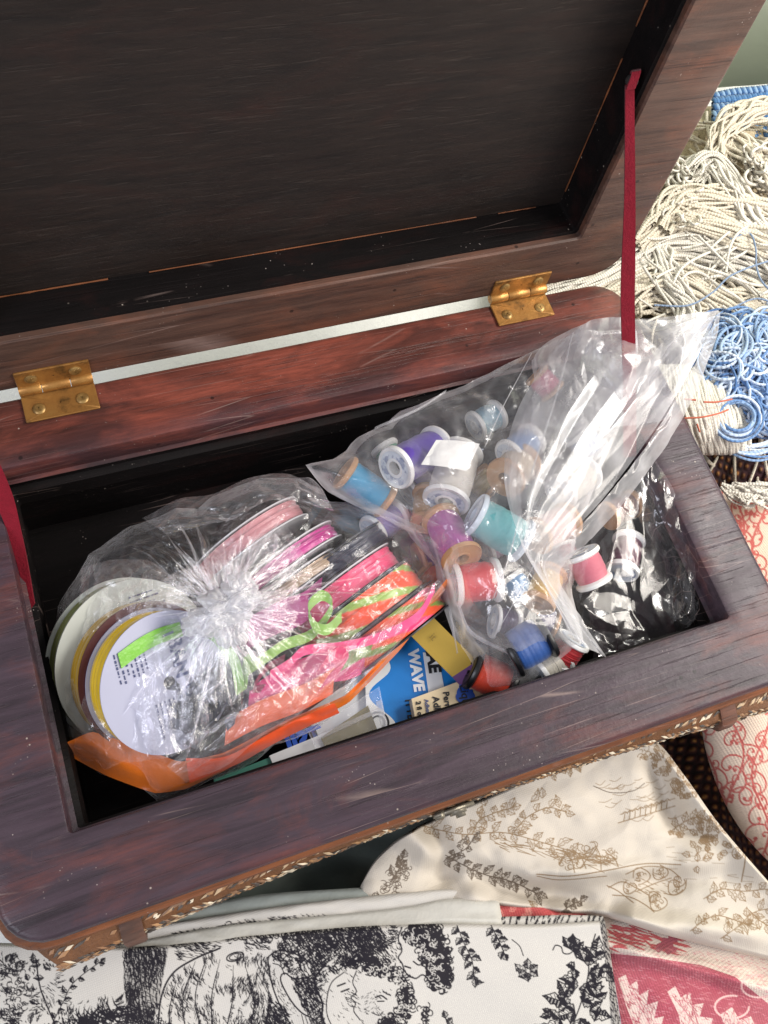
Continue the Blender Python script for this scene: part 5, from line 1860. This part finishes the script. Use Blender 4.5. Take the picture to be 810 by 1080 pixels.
# group of small figures
for (x, y, r_) in ((694, 952, 9), (690, 946, 6), (712, 936, 8), (716, 930, 6), (676, 924, 9), (696, 920, 8), (664, 936, 7)):
    t0 = rng.uniform(0, 6)
    th = np.linspace(t0, t0 + 5.2, 20)
    cv.line(np.array([x, y]) + np.stack([r_ * np.cos(th), r_ * .95 * np.sin(th)], 1) * (1 + .1 * np.cos(3 * th))[:, None], 1.1, BR)
    curls(cv, [(x - 4, y), (x + 4, y + 2)], 10, 2.5, BR, 9, .7, 0)
for pts in ([(642, 936), (656, 930), (670, 936), (684, 944)], [(646, 944), (664, 946), (680, 954), (690, 962)], [(660, 922), (680, 914), (704, 916), (718, 926)], [(672, 940), (690, 932), (708, 926)], [(700, 942), (712, 944), (722, 938), (724, 928)], [(640, 934), (652, 940), (668, 952)]):
    cv.line(spline(pts, 24), 1.1, BR)
cv.hatch([(654, 926), (690, 918), (712, 926), (700, 946), (670, 942)], .4, 3.2, .8, BR, dash=(3, 7), fillp=.6)
# little architecture and water lines
for q in range(9):
    x = 658 + q * 5.6
    y = 866 - q * 1.7
    cv.line([(x, y), (x + 1, y - 7 - 2 * (q % 2))], 1.0, BR)
    cv.line(spline([(x - 2, y - 7), (x + 1, y - 10), (x + 4, y - 8)], 6), .8, BR)
cv.line([(652, 868), (712, 850)], 1.0, BR)
cv.line([(654, 859), (712, 842)], .8, BR)
for q in range(30):
    x, y = rng.uniform(628, 706), rng.uniform(822, 866)
    L = rng.uniform(8, 20)
    cv.line(spline([(x, y), (x + L / 2, y + rng.normal(1, 1)), (x + L, y - L * .25)], 8), .7, BR, .8)
cv.line(spline([(626, 829), (645, 836), (668, 834), (680, 826)], 20), .9, DK)
# trees and leaves on the right
for q in range(34):
    t_ = rng.random()
    x, y = 690 + t_ * 40 + rng.normal(0, 7), 790 + t_ * 52 + rng.normal(0, 7)
    leaf(cv, x, y, rng.uniform(0, 6.3), rng.uniform(7, 12), 2.8, BR, .8, None, True, .15)
curls(cv, [(672, 798), (684, 794), (690, 802)], 10, 4, BR, 14, .8, 0)
sprig(cv, [(706, 878), (720, 868), (734, 862), (746, 866)], BR, 12, 3.2, 5, .8, None, .1)
for q in range(40):
    x, y = rng.normal(745, 15), rng.normal(888, 12)
    leaf(cv, x, y, rng.uniform(0, 6.3), rng.uniform(7, 12), 2.8, BR, .8, None, True, .12)
sprig(cv, [(742, 948), (760, 938), (786, 940), (812, 938), (840, 946)], BR, 13, 3.4, 7, .8, None, .12)
sprig(cv, [(728, 982), (744, 970), (760, 966), (790, 976)], BR, 12, 3.0, 7, .8, None, .1)
sprig(cv, [(760, 990), (780, 976), (796, 962), (826, 956)], BR, 12, 3.0, 7, .8, None, .1)
sprig(cv, [(790, 960), (806, 974), (830, 984)], BR, 12, 3.0, 6, .8, None, .1)
cv.line(spline([(780, 880), (786, 902), (782, 930)], 20), 1.3, BR)
for (x, y, r_) in ((790, 894, 8), (802, 904, 7), (778, 900, 6)):
    th = np.linspace(0, 5.6, 18)
    cv.line(np.array([x, y]) + r_ * np.stack([np.cos(th), np.sin(th)], 1), 1.0, BR)
    curls(cv, [(x - 3, y), (x + 3, y)], 10, 2.5, BR, 10, .7, 0)
for q in range(22):
    x, y = rng.uniform(700, 790), rng.uniform(892, 930)
    L = rng.uniform(5, 14)
    cv.line([(x, y), (x + L, y + rng.normal(1, 1.5))], .7, BR, .7)
sprig(cv, [(600, 1000), (640, 990), (560, 960)], BR, 10, 3, 8, .8)
for q in range(5):
    x = 612 - q * 7
    leaf(cv, x, 806 + q * 2, 1.2 + rng.normal(0, .4), 9, 2.6, BR, .8, None, True, .4)
for q in range(16):
    x, y = rng.uniform(820, 920), rng.uniform(900, 1020)
    sprig(cv, [(x, y), (x + 10, y - 6), (x + 22, y - 4)], BR, 11, 3, 7, .8, None, .1)
sprig(cv, [(592, 962), (602, 955), (612, 950)], DK, 9, 3, 5, .9, None, .5)


def zc(px, py, U, T_):
    z = .010 * vnoise(px / 120, py / 80, 81) + .009 * vnoise(px / 50, py / 40, 82) + .0035 * facets(px / 46 + py / 90, py / 40, 83) + .0015 * vnoise(px / 14, py / 12, 84)
    for (x0, y0, x1, y1, h, w, L) in ((470, 920, 640, 960, -.030, 16, 1), (640, 960, 700, 985, .018, 14, 1), (690, 790, 800, 915, .016, 14, 1), (712, 870, 760, 880, -.014, 14, 1), (430, 880, 500, 935, .018, 15, 1), (450, 860, 470, 905, -.018, 12, 1),
                                       (560, 925, 720, 912, .010, 10, 1), (560, 938, 760, 925, -.010, 14, 1), (600, 960, 790, 985, .016, 12, 1), (690, 800, 706, 850, -.018, 14, 1)):
        d = np.array([x1 - x0, y1 - y0], float)
        LL = np.hypot(*d)
        d /= LL
        s = (px - x0) * d[0] + (py - y0) * d[1]
        q = -(px - x0) * d[1] + (py - y0) * d[0]
        end = np.clip(np.minimum(s, LL - s) / 30 + 1, 0, 1)
        z = z + h * np.exp(-(q / w) ** 2) * end * end * (3 - 2 * end)
    return z * 1.5


cr_ = cloth('toile_fabric', [(378, 938, -.235), (400, 902, -.215), (440, 872, -.19), (520, 836, -.165), (600, 800, -.150), (662, 776, -.135), (692, 782, -.13), (722, 818, -.135), (756, 866, -.14), (800, 918, -.15), (860, 985, -.15)],
            [(372, 960, -.235), (400, 958, -.22), (450, 952, -.205), (520, 955, -.195), (580, 962, -.19), (640, 968, -.185), (690, 983, -.18), (740, 996, -.175), (790, 1008, -.17), (840, 1018, -.17), (900, 1030, -.17)],
            640, 320, zc, cv, M['cotton'], None, roll=(.05, .05, .02, .02), rd=.035)
tag(cr_, 'creased cream fabric with thin brown figures and leaves under the front of the box', 'fabric')

# ---------- red toile
RD, RB = hexc('#a4324c'), hexc('#dccdbf')
cv = Canvas(500, 930, 960, 1150, RB)
cv.fill([(500, 930), (620, 930), (618, 985), (500, 985)], hexc('#c03a40'))
for q in range(40):
    x, y = rng.uniform(515, 600), rng.uniform(940, 980)
    leaf(cv, x, y, rng.uniform(0, 6.3), 8, 2.6, hexc('#e58a80'), .7, None, True, .2)
cv.fill([(640, 1005), (690, 1010), (740, 1018), (775, 1030), (800, 1050), (830, 1075), (900, 1100), (900, 1150), (640, 1150)], RD)
for q in range(70):
    a = rng.normal(.55, .35)
    x, y = rng.uniform(640, 712), rng.uniform(974, 1000)
    L = rng.uniform(8, 24)
    cv.line(spline([(x, y), (x + L * .5, y + L * .5 * math.tan(a * .6)), (x + L, y + L * math.tan(a * .5) * .8 + 2)], 8), [1.0, 2.0, 2.2, 2.2, 2, 1.6, 1.2, .5], hexc('#b8323c'), .95)
for c, r_ in (((702, 996), 7), ((710, 990), 5), ((708, 1002), 5), ((735, 1026), 5), ((696, 1000), 4)):
    cv.fill(blob(c, r_, 16, .4), RD)
for pts in ([(652, 1032), (660, 1028), (664, 1040), (672, 1034), (674, 1050), (684, 1044), (682, 1060), (694, 1056), (690, 1074), (700, 1072), (694, 1096), (672, 1090), (660, 1060)],
            [(704, 1046), (712, 1040), (718, 1052), (728, 1046), (730, 1060), (742, 1058), (738, 1072), (752, 1074), (744, 1100), (720, 1096), (716, 1070)],
            [(760, 1070), (772, 1062), (780, 1076), (792, 1072), (800, 1090), (790, 1104), (770, 1098)]):
    cv.fill(pts, hexc('#ddc6bd'))
    P_ = np.array(pts)
    engrave(cv, pts, 90, RD, lambda x, y: 1.0 + .4 * math.sin(x / 6), -.2, (3, 8), .8, 21, 7)
    for q in range(12):
        i, j = rng.integers(len(P_), size=2)
        cv.line([P_[i] * .8 + P_.mean(0) * .2, P_[j] * .5 + P_.mean(0) * .5], .8, RD, .7)
for q in range(1500):
    x, y = rng.uniform(640, 900), rng.uniform(1000, 1100)
    cv.line([(x, y), (x + rng.uniform(1, 5), y + rng.uniform(0, 1.5))], .7, hexc('#d98f9a') if rng.random() < .5 else hexc('#c2506a'), .55)
for q in range(240):
    x, y = rng.uniform(690, 900), rng.uniform(985, 1060)
    cv.line([(x, y), (x + rng.uniform(2, 9), y + rng.uniform(1, 4))], .8, hexc('#cf7c82'), .5)
for (cx, cy) in ((772, 1062), (800, 1040)):
    th = np.linspace(0, 5, 20)
    cv.line(np.array([cx, cy]) + np.stack([18 * np.cos(th), 12 * np.sin(th)], 1), 2, hexc('#e3b9b4'))
rt_ = cloth('toile_fabric', [(515, 950, -.215), (560, 950, -.212), (600, 960, -.21), (660, 966, -.21), (740, 980, -.21), (820, 1000, -.205), (940, 1030, -.2)],
            [(515, 1140, -.215), (640, 1140, -.21), (760, 1140, -.205), (940, 1140, -.2)], 560, 300,
            lambda x, y, U, T_: .010 * vnoise(x / 70, y / 50, 91) + .022 * np.exp(-((y - 1012 - (x - 700) * .28) / 9) ** 2) * (x > 630) + .006 * vnoise(x / 25, y / 22, 92), cv, M['linen'], None, roll=(.06, 0, 0, 0), rd=.02)
tag(rt_, 'red and cream printed fabric at the lower right corner under the cream fabric', 'fabric')

# ---------- scroll printed pillow
CO, PB = hexc('#c9544d'), hexc('#ead3be')
cv = Canvas(690, 470, 1030, 980, PB)


def scroll(x, y, a, size, lw=2.0, hand=1):
    n_ = 26
    th = np.linspace(0, 1, n_)
    ang = a + hand * th ** 1.3 * 5.2
    st = size * (1 - .8 * th) / n_ * 3.2
    P_ = np.array([x, y]) + np.cumsum(np.stack([np.cos(ang), np.sin(ang)], 1) * st[:, None], 0)
    cv.line(P_, np.linspace(lw, lw * .8, n_), CO)
    cv.fill(blob(P_[-1], lw * 1.1, 8, .2), CO)
    return P_


for q, (x0, dx) in enumerate(((712, 6), (742, 6), (772, 4), (802, 0), (832, -2), (862, 0), (892, 0), (922, 0), (952, 0), (982, 0))):
    ys = np.arange(470, 985, 4.0)
    xs = x0 + dx * np.sin(ys / 40) + 9 * np.sin(ys / 19 + q * 1.9)
    cv.line(np.stack([xs, ys], 1), 2.2, CO)
    y = 474.0 + rng.uniform(0, 8)
    h_ = 1 if q % 2 else -1
    while y < 980:
        x = np.interp(y, ys, xs)
        scroll(x, y, (0.2 if h_ > 0 else PI - .2) + rng.normal(0, .5), rng.uniform(17, 26), 2.0, h_)
        P_ = scroll(x, y + 5, (-.7 if h_ > 0 else PI + .7) + rng.normal(0, .4), rng.uniform(9, 14), 1.7, -h_)
        h_ = -h_
        y += rng.uniform(10, 15)


def zp(px, py, U, T_):
    return .10 * np.sin(np.clip(U, 0, 1) * PI) ** .38 * np.sin(np.clip(T_, 0, 1) * PI) ** .5 + .004 * vnoise(px / 40, py / 40, 95)


pil = cloth('pillow', [(752, 516, -.24), (748, 580, -.245), (741, 660, -.25), (738, 730, -.25), (744, 790, -.25), (766, 850, -.25), (800, 898, -.25), (850, 940, -.25)],
            [(1010, 500, -.24), (1015, 600, -.24), (1015, 700, -.24), (1010, 780, -.24), (1000, 850, -.24), (990, 900, -.24), (980, 950, -.24), (960, 980, -.24)], 420, 300, zp, cv, M['linen'])
tag(pil, 'cream pillow printed with coral red curling vines at the right of the box', 'pillow')

# ---------- coarse brown weave
t = NT('coarse brown weave')
v = t.obj()
wv = []
for d_, ph_ in (('X', 0), ('Y', PI)):
    w = t.n('TexWave', wave_type='BANDS', bands_direction=d_)
    w.inputs['Scale'].default_value = 21
    w.inputs['Distortion'].default_value = .8
    w.inputs['Detail'].default_value = 2
    t.l(t.obj((1, 1, 1), (0, 0, .5)), w.inputs['Vector'])
    wv.append(w.outputs['Fac'])
ck = t.n('TexChecker')
ck.inputs['Scale'].default_value = 66
t.l(t.obj((1, 1, 0), (0, 0, .5)), ck.inputs['Vector'])
hh = t.math('MULTIPLY', wv[0], wv[1])
cc = t.ramp(hh, [(.05, '#1c0d0c'), (.35, '#5a2d22'), (.8, '#a8763f')])
cc = t.mix(t.math('MULTIPLY', ck.outputs['Fac'], .45), cc, '#3b1a18')
cc = t.mix(t.ramp(t.noise(v, 7, 4), [(.45, 0.0), (.65, .7)]), cc, '#3a1c2a')
t.bsdf(cc, .9, t.bump(hh, .8, .012))
M['weave'] = t.m
tag(cloth('woven_mat', [(690, 445, -.30), (740, 452, -.29), (800, 440, -.29), (900, 430, -.29)], [(660, 1000, -.31), (740, 990, -.31), (860, 980, -.31), (960, 960, -.31)], 120, 140,
          lambda x, y, U, T_: .05 * np.exp(-((y - 478) / 36) ** 2) + .03 * np.exp(-((x - 742 - (y - 800) * .3) / 16) ** 2) + .006 * vnoise(x / 30, y / 30, 97), None, M['weave']), 'coarse brown woven mat showing at the right of the box, under the pillow', 'mat')

# ================================================================== yarn
def strands(ctrl, n_str, width, height, r, n=70, wav=.004, seed=0, spread_end=1.0, flat=.6):
    """a hank: strands following one path with small wanderings"""
    C = spline(np.array([at(*p) for p in ctrl]), n)
    T = np.gradient(C, axis=0)
    T /= np.linalg.norm(T, axis=1, keepdims=True)
    N = np.cross(T, (0, 0, 1.0))
    N /= np.linalg.norm(N, axis=1, keepdims=True)
    u = np.linspace(0, 1, n)
    out = []
    for i in range(n_str):
        a, q = rng.uniform(0, 2 * PI), math.sqrt(rng.random())
        ox, oz = q * math.cos(a) * width, abs(q * math.sin(a)) * height
        f = (1 + (spread_end - 1) * np.abs(2 * u - 1) ** 2)
        wx = wav * 2.2 * vnoise(u * 2.5 + i * 7.1, u * 0 + seed, 101) + wav * vnoise(u * 7 + i * 3.3, u * 0 + seed, 102)
        wz = wav * 1.2 * vnoise(u * 4 + i * 5.7, u * 0 + seed, 103)
        tw = .25 * width * np.sin(u * 3 + a + i)
        out.append(C + N * (ox * f + tw * .4 + wx)[:, None] + np.array([0, 0, 1.0]) * (oz + wz)[:, None])
    return np.array(out)


M['yarn_cream'] = yarn_mat('cream cotton yarn', '#d3cab8', .10, 900)
M['yarn_pale'] = yarn_mat('pale ivory yarn', '#dad5ca', .08, 1100)
M['yarn_blue'] = yarn_mat('blue yarn', None, .1, 700, .7)
G_Y = 'cream yarn hanks heaped behind the box'
HK = [
    ([(560, 322, -.27), (640, 290, -.25), (700, 262, -.24), (760, 268, -.24), (830, 296, -.25)], 70, .050, .030, 'cream yarn hank lowest across the heap, running from behind the hinge to the blue strands'),
    ([(664, 262, -.23), (705, 232, -.215), (750, 240, -.21), (840, 272, -.21)], 52, .034, .028, 'cream yarn hank lying as a thick band in the middle of the heap'),
    ([(690, 246, -.215), (712, 214, -.20), (760, 214, -.20), (850, 236, -.20)], 36, .026, .022, 'cream yarn hank above the thick middle band'),
    ([(726, 196, -.22), (748, 176, -.20), (772, 206, -.20), (800, 250, -.21), (830, 290, -.22)], 44, .030, .022, 'cream yarn hank slanting down to the right edge'),
    ([(752, 168, -.20), (762, 138, -.185), (786, 118, -.18), (830, 114, -.18)], 22, .016, .014, 'smooth cream yarn bundle arching at the top of the heap'),
    ([(630, 320, -.25), (690, 300, -.24), (730, 308, -.235), (790, 350, -.24)], 60, .044, .026, 'cream yarn hank spreading flat above the blue tangle'),
    ([(688, 262, -.225), (706, 300, -.215), (724, 330, -.215), (720, 372, -.22)], 26, .014, .012, 'cream yarn bundle bending down beside the red stay'),
    ([(700, 345, -.25), (740, 338, -.24), (780, 330, -.24), (850, 322, -.24)], 56, .045, .024, 'cream yarn hank just above the blue tangle at the right edge'),
    ([(770, 150, -.20), (790, 165, -.19), (812, 190, -.19), (850, 230, -.2)], 30, .022, .020, 'coarse cream yarn hank in the top right corner'),
]
for i, (pts, ns_, w_, h_, lb_) in enumerate(HK):
    P_ = strands(pts, int(ns_ * 1.7), w_, h_, .0036, 80, .010, i * 11)
    V, F, al = tubes(P_, rng.uniform(.0024, .0042, len(P_)), 6)
    tag(mesh('yarn_hank', V, F, M['yarn_cream'] if i % 3 else M['yarn_pale'], uv=al), lb_, 'yarn hank', G_Y)
# ruffled strands under and between the hanks
gx, gy = np.meshgrid(np.linspace(520, 900, 120), np.linspace(112, 480, 120), indexing='ij')
gz = -.30 + .02 * vnoise(gx / 30, gy / 30, 105) + .014 * facets(gx / 12, gy / 12, 106)
gz -= .10 * np.clip((560 - gx) / 40, 0, 1) + .08 * np.clip((134 - gy) / 20, 0, 1)
P_ = []
for q in range(300):
    t0 = rng.uniform(0, 6.3)
    c = np.array([rng.uniform(640, 860), rng.uniform(115, 470)])
    if c[1] > 350 and c[0] < 720:
        continue
    L = rng.uniform(40, 110)
    tt_ = np.linspace(-.5, .5, 40)
    k_ = rng.normal(0, 1.6)
    ang = (.5 if c[1] < 330 else 1.3) + rng.normal(0, .45) + k_ * tt_
    step = np.stack([np.cos(ang), np.sin(ang)], 1) * L / 40
    p = c + np.cumsum(step, 0)
    P_.append(at_n(p[:, 0], p[:, 1], -.262 + .03 * vnoise(tt_ * 3 + q, tt_ * 0, 107) + rng.uniform(-.02, .03)))
V, F, al = tubes(np.array(P_), rng.uniform(.0028, .0044, len(P_)), 6)
tag(mesh('yarn_heap', V, F, M['yarn_cream'], uv=al), 'loose cream strands scattered under and between the hanks', 'yarn', kind='stuff')
M['yarn_base'] = plain('cream yarn mass', '#c2b296', .95, .25, 40, .8, .01)
tag(mesh('yarn_bed', at_n(gx, gy, gz).reshape(-1, 3), grid_faces(120, 120), M['yarn_base']), 'dense cream yarn mass lying on the sheet', 'yarn', kind='stuff')
P_ = []
for q in range(46):
    c = np.array([rng.uniform(672, 850), rng.uniform(205, 345)])
    tt_ = np.linspace(-.5, .5, 60)
    ang = .35 + rng.normal(0, .4) + rng.normal(0, 1.3) * tt_ + .8 * vnoise(tt_ * 3 + q * 5, tt_ * 0, 113)
    p = c + np.cumsum(np.stack([np.cos(ang), np.sin(ang)], 1), 0) * rng.uniform(90, 190) / 60
    keep = p[:, 0] > 640 + (330 - p[:, 1]) * .35
    if not keep.all():
        continue
    P_.append(at_n(p[:, 0], p[:, 1], -.192 - .035 * (np.abs(p[:, 1] - 250) / 90) + .02 * vnoise(tt_ * 4 + q, tt_ * 0, 114)))
V, F, al = tubes(np.array(P_), rng.uniform(.0022, .0036, len(P_)), 6)
tag(mesh('yarn_strands', V, F, M['yarn_pale'], uv=al), 'loose tangled ivory strands lying on top of the cream hanks', 'yarn', kind='stuff')
# ruffled knot of thick yarn
P_ = []
for q in range(46):
    c = np.array([rng.uniform(708, 742), rng.uniform(170, 232)])
    th = np.linspace(0, rng.uniform(3, 7), 30) + rng.uniform(0, 6)
    r_ = rng.uniform(5, 12)
    P_.append(at_n(c[0] + r_ * np.cos(th), c[1] + r_ * .8 * np.sin(th), -.205 + .02 * np.sin(th * 1.3 + q) + rng.uniform(-.01, .02)))
for q in range(30):
    c = np.array([rng.uniform(790, 830), rng.uniform(150, 190)])
    th = np.linspace(0, rng.uniform(3, 7), 30) + rng.uniform(0, 6)
    r_ = rng.uniform(5, 11)
    P_.append(at_n(c[0] + r_ * np.cos(th), c[1] + r_ * .8 * np.sin(th), -.185 + .02 * np.sin(th * 1.3 + q) + rng.uniform(-.01, .02)))
V, F, al = tubes(np.array(P_), rng.uniform(.0024, .0038, len(P_)), 6)
tag(mesh('yarn_curls', V, F, M['yarn_pale'], uv=al), 'ruffled curls of ivory yarn beside the lid edge', 'yarn')
# hank with red flecks by the rim corner
P_ = []
for q in range(110):
    u = np.linspace(0, 1, 40)
    o = rng.uniform(-1, 1)
    z_ = -.165 + .075 * np.sqrt(max(0, 1 - o * o)) * np.sin(u * PI) ** .6
    x = 738 + o * 40 + 24 * (u - .5) + o * 10 * np.sin(u * PI) + 3 * vnoise(u * 4 + q, u * 0, 109)
    y = 386 + 92 * u + 6 * np.sin(u * PI) * o
    P_.append(at_n(x, y, z_ + .004 * vnoise(u * 5 + q * 2, u * 0, 110)))
V, F, al = tubes(np.array(P_), rng.uniform(.003, .0048, 110), 6)
hk = tag(mesh('yarn_hank', V, F, M['yarn_pale'], uv=al), 'plump ivory yarn ball flecked with red at the right rim of the box', 'yarn ball')
rf = MB()
for pts in ([(722, 421, -.080), (734, 422, -.078)], [(722, 441, -.080), (740, 440, -.075), (758, 436, -.080), (768, 432, -.088)], [(735, 447, -.08), (738, 456, -.085)], [(742, 424, -.076), (756, 424, -.078), (772, 421, -.09)]):
    V, F, _ = tubes(spline([at(x, y, q + .012) for x, y, q in pts], 20)[None], .0017, 6)
    rf.add(V, F)
rf.build('red_fleck', plain('red flecked thread', '#b9634a', .8, .2), hk)

# blue tangle
nb_ = 230
P_, cols = [], []
pal = [hexc(c) for c in ('#bccbe0', '#a0b7d5', '#86a4cb', '#6488b8', '#cdd8e7', '#4c70a2', '#abc0da')]
for q in range(nb_):
    a, rr = rng.uniform(0, 2 * PI), 52 * math.sqrt(rng.random())
    c = np.array([797 + rr * math.cos(a) * 1.12, 392 + rr * math.sin(a)])
    r_ = rng.uniform(10, 30)
    th = np.linspace(0, rng.uniform(4, 8.5), 60) + rng.uniform(0, 6.3)
    el, rot = rng.uniform(.45, 1), rng.uniform(0, 3.1)
    x, y = r_ * np.cos(th), r_ * el * np.sin(th)
    X_, Y_ = c[0] + x * math.cos(rot) - y * math.sin(rot), c[1] + x * math.sin(rot) + y * math.cos(rot)
    dome_ = np.sqrt(np.clip(1 - ((X_ - 797) / 85) ** 2 - ((Y_ - 392) / 72) ** 2, 0, 1))
    P_.append(at_n(X_, Y_, -.20 + .10 * dome_ * rng.uniform(.55, 1.05) + .006 * np.sin(th * 2 + q)))
    cols.append(pal[rng.integers(len(pal))])
for q in range(14):
    th = np.linspace(0, 2 * PI, 60)
    P_.append(at_n(778 + (17 + q * .9) * np.cos(th) * .95, 436 + (14 + q * .9) * np.sin(th) + 4, -.115 + .012 * rng.random() + .01 * np.sin(th + q)))
    cols.append(pal[rng.integers(5)])
for q in range(12):
    u = np.linspace(0, 1, 60)
    P_.append(at_n(742 + 110 * u, 440 + 26 * np.sin(u * PI) + q * 1.3 + 3 * np.sin(u * 5 + q) + 6 * (1 - u), -.15 - .01 * rng.random() + u * 0))
    cols.append(pal[rng.integers(5)])
V, F, al = tubes(np.array(P_), rng.uniform(.0022, .0033, len(P_)), 6)
tag(mesh('yarn_tangle', V, F, M['yarn_blue'], uv=al, col=np.repeat(np.array(cols), 60 * 6, 0)), 'loose tangle of light and mid blue yarn at the right edge', 'yarn tangle')
# wandering single blue strands
for i, (pts, lb_) in enumerate((([(690, 322, -.19), (726, 322, -.185), (752, 308, -.185), (772, 290, -.18), (812, 275, -.18), (850, 268, -.18)], 'thin grey blue strand curving over the cream hanks'),
                                ([(770, 252, -.19), (790, 246, -.18), (797, 262, -.178), (798, 282, -.18), (806, 300, -.18), (830, 320, -.18)], 'short blue strand hooked down over the cream hanks'),
                                ([(760, 332, -.19), (792, 316, -.18), (812, 318, -.175), (840, 330, -.18)], 'blue strand just above the blue tangle'))):
    V, F, al = tubes(spline([at(*p) for p in pts], 60)[None], .0021, 6)
    tag(mesh('yarn_strand', V, F, M['yarn_blue'], uv=al, col=np.broadcast_to(hexc('#7f91ab'), (len(V), 3))), lb_, 'strand')
# blue knit in the top corner
kn = []
cols = []
for r_ in range(9):
    for k_ in range(2):
        x = np.linspace(752, 900, 240)
        y = 99 + r_ * 6.2 - (x - 770) * .17 + 2.4 * np.sin(x * 1.1 + k_ * PI) + 1.2 * np.sin(x / 14 + r_)
        kn.append(at_n(x, y, -.30 + .006 * np.cos(x * 1.1 + k_ * PI) + .012 * np.sin(x / 20 + r_ * .4)))
        cols.append([hexc('#3f6a98'), hexc('#557fae'), hexc('#85a5c6'), hexc('#345c8c')][rng.integers(4)])
V, F, al = tubes(np.array(kn), .0052, 6)
tag(mesh('knitted_cloth', V, F, M['yarn_blue'], uv=al, col=np.repeat(np.array(cols), 240 * 6, 0)), 'blue knitted cloth at the top right corner by the wall', 'knit')
# cream fringe on the pillow's upper end
P_ = []
for q in range(60):
    u = np.linspace(0, 1, 36)
    a = rng.uniform(-.4, .5)
    x0, y0 = rng.uniform(764, 800), rng.uniform(508, 520)
    x = x0 + 34 * u + 5 * np.sin(u * 5 + q)
    y = y0 + 16 * np.sin(u * PI * rng.uniform(.6, 1.3)) * rng.uniform(-.2, 1) + 4 * u
    P_.append(at_n(x, y, -.175 + .022 * np.sin(u * PI) * rng.random()))
V, F, al = tubes(np.array(P_), rng.uniform(.002, .0036, 60), 5)
tag(mesh('yarn_knot', V, F, M['yarn_pale'], uv=al), 'cream tassel knot lying on the upper end of the pillow', 'tassel')
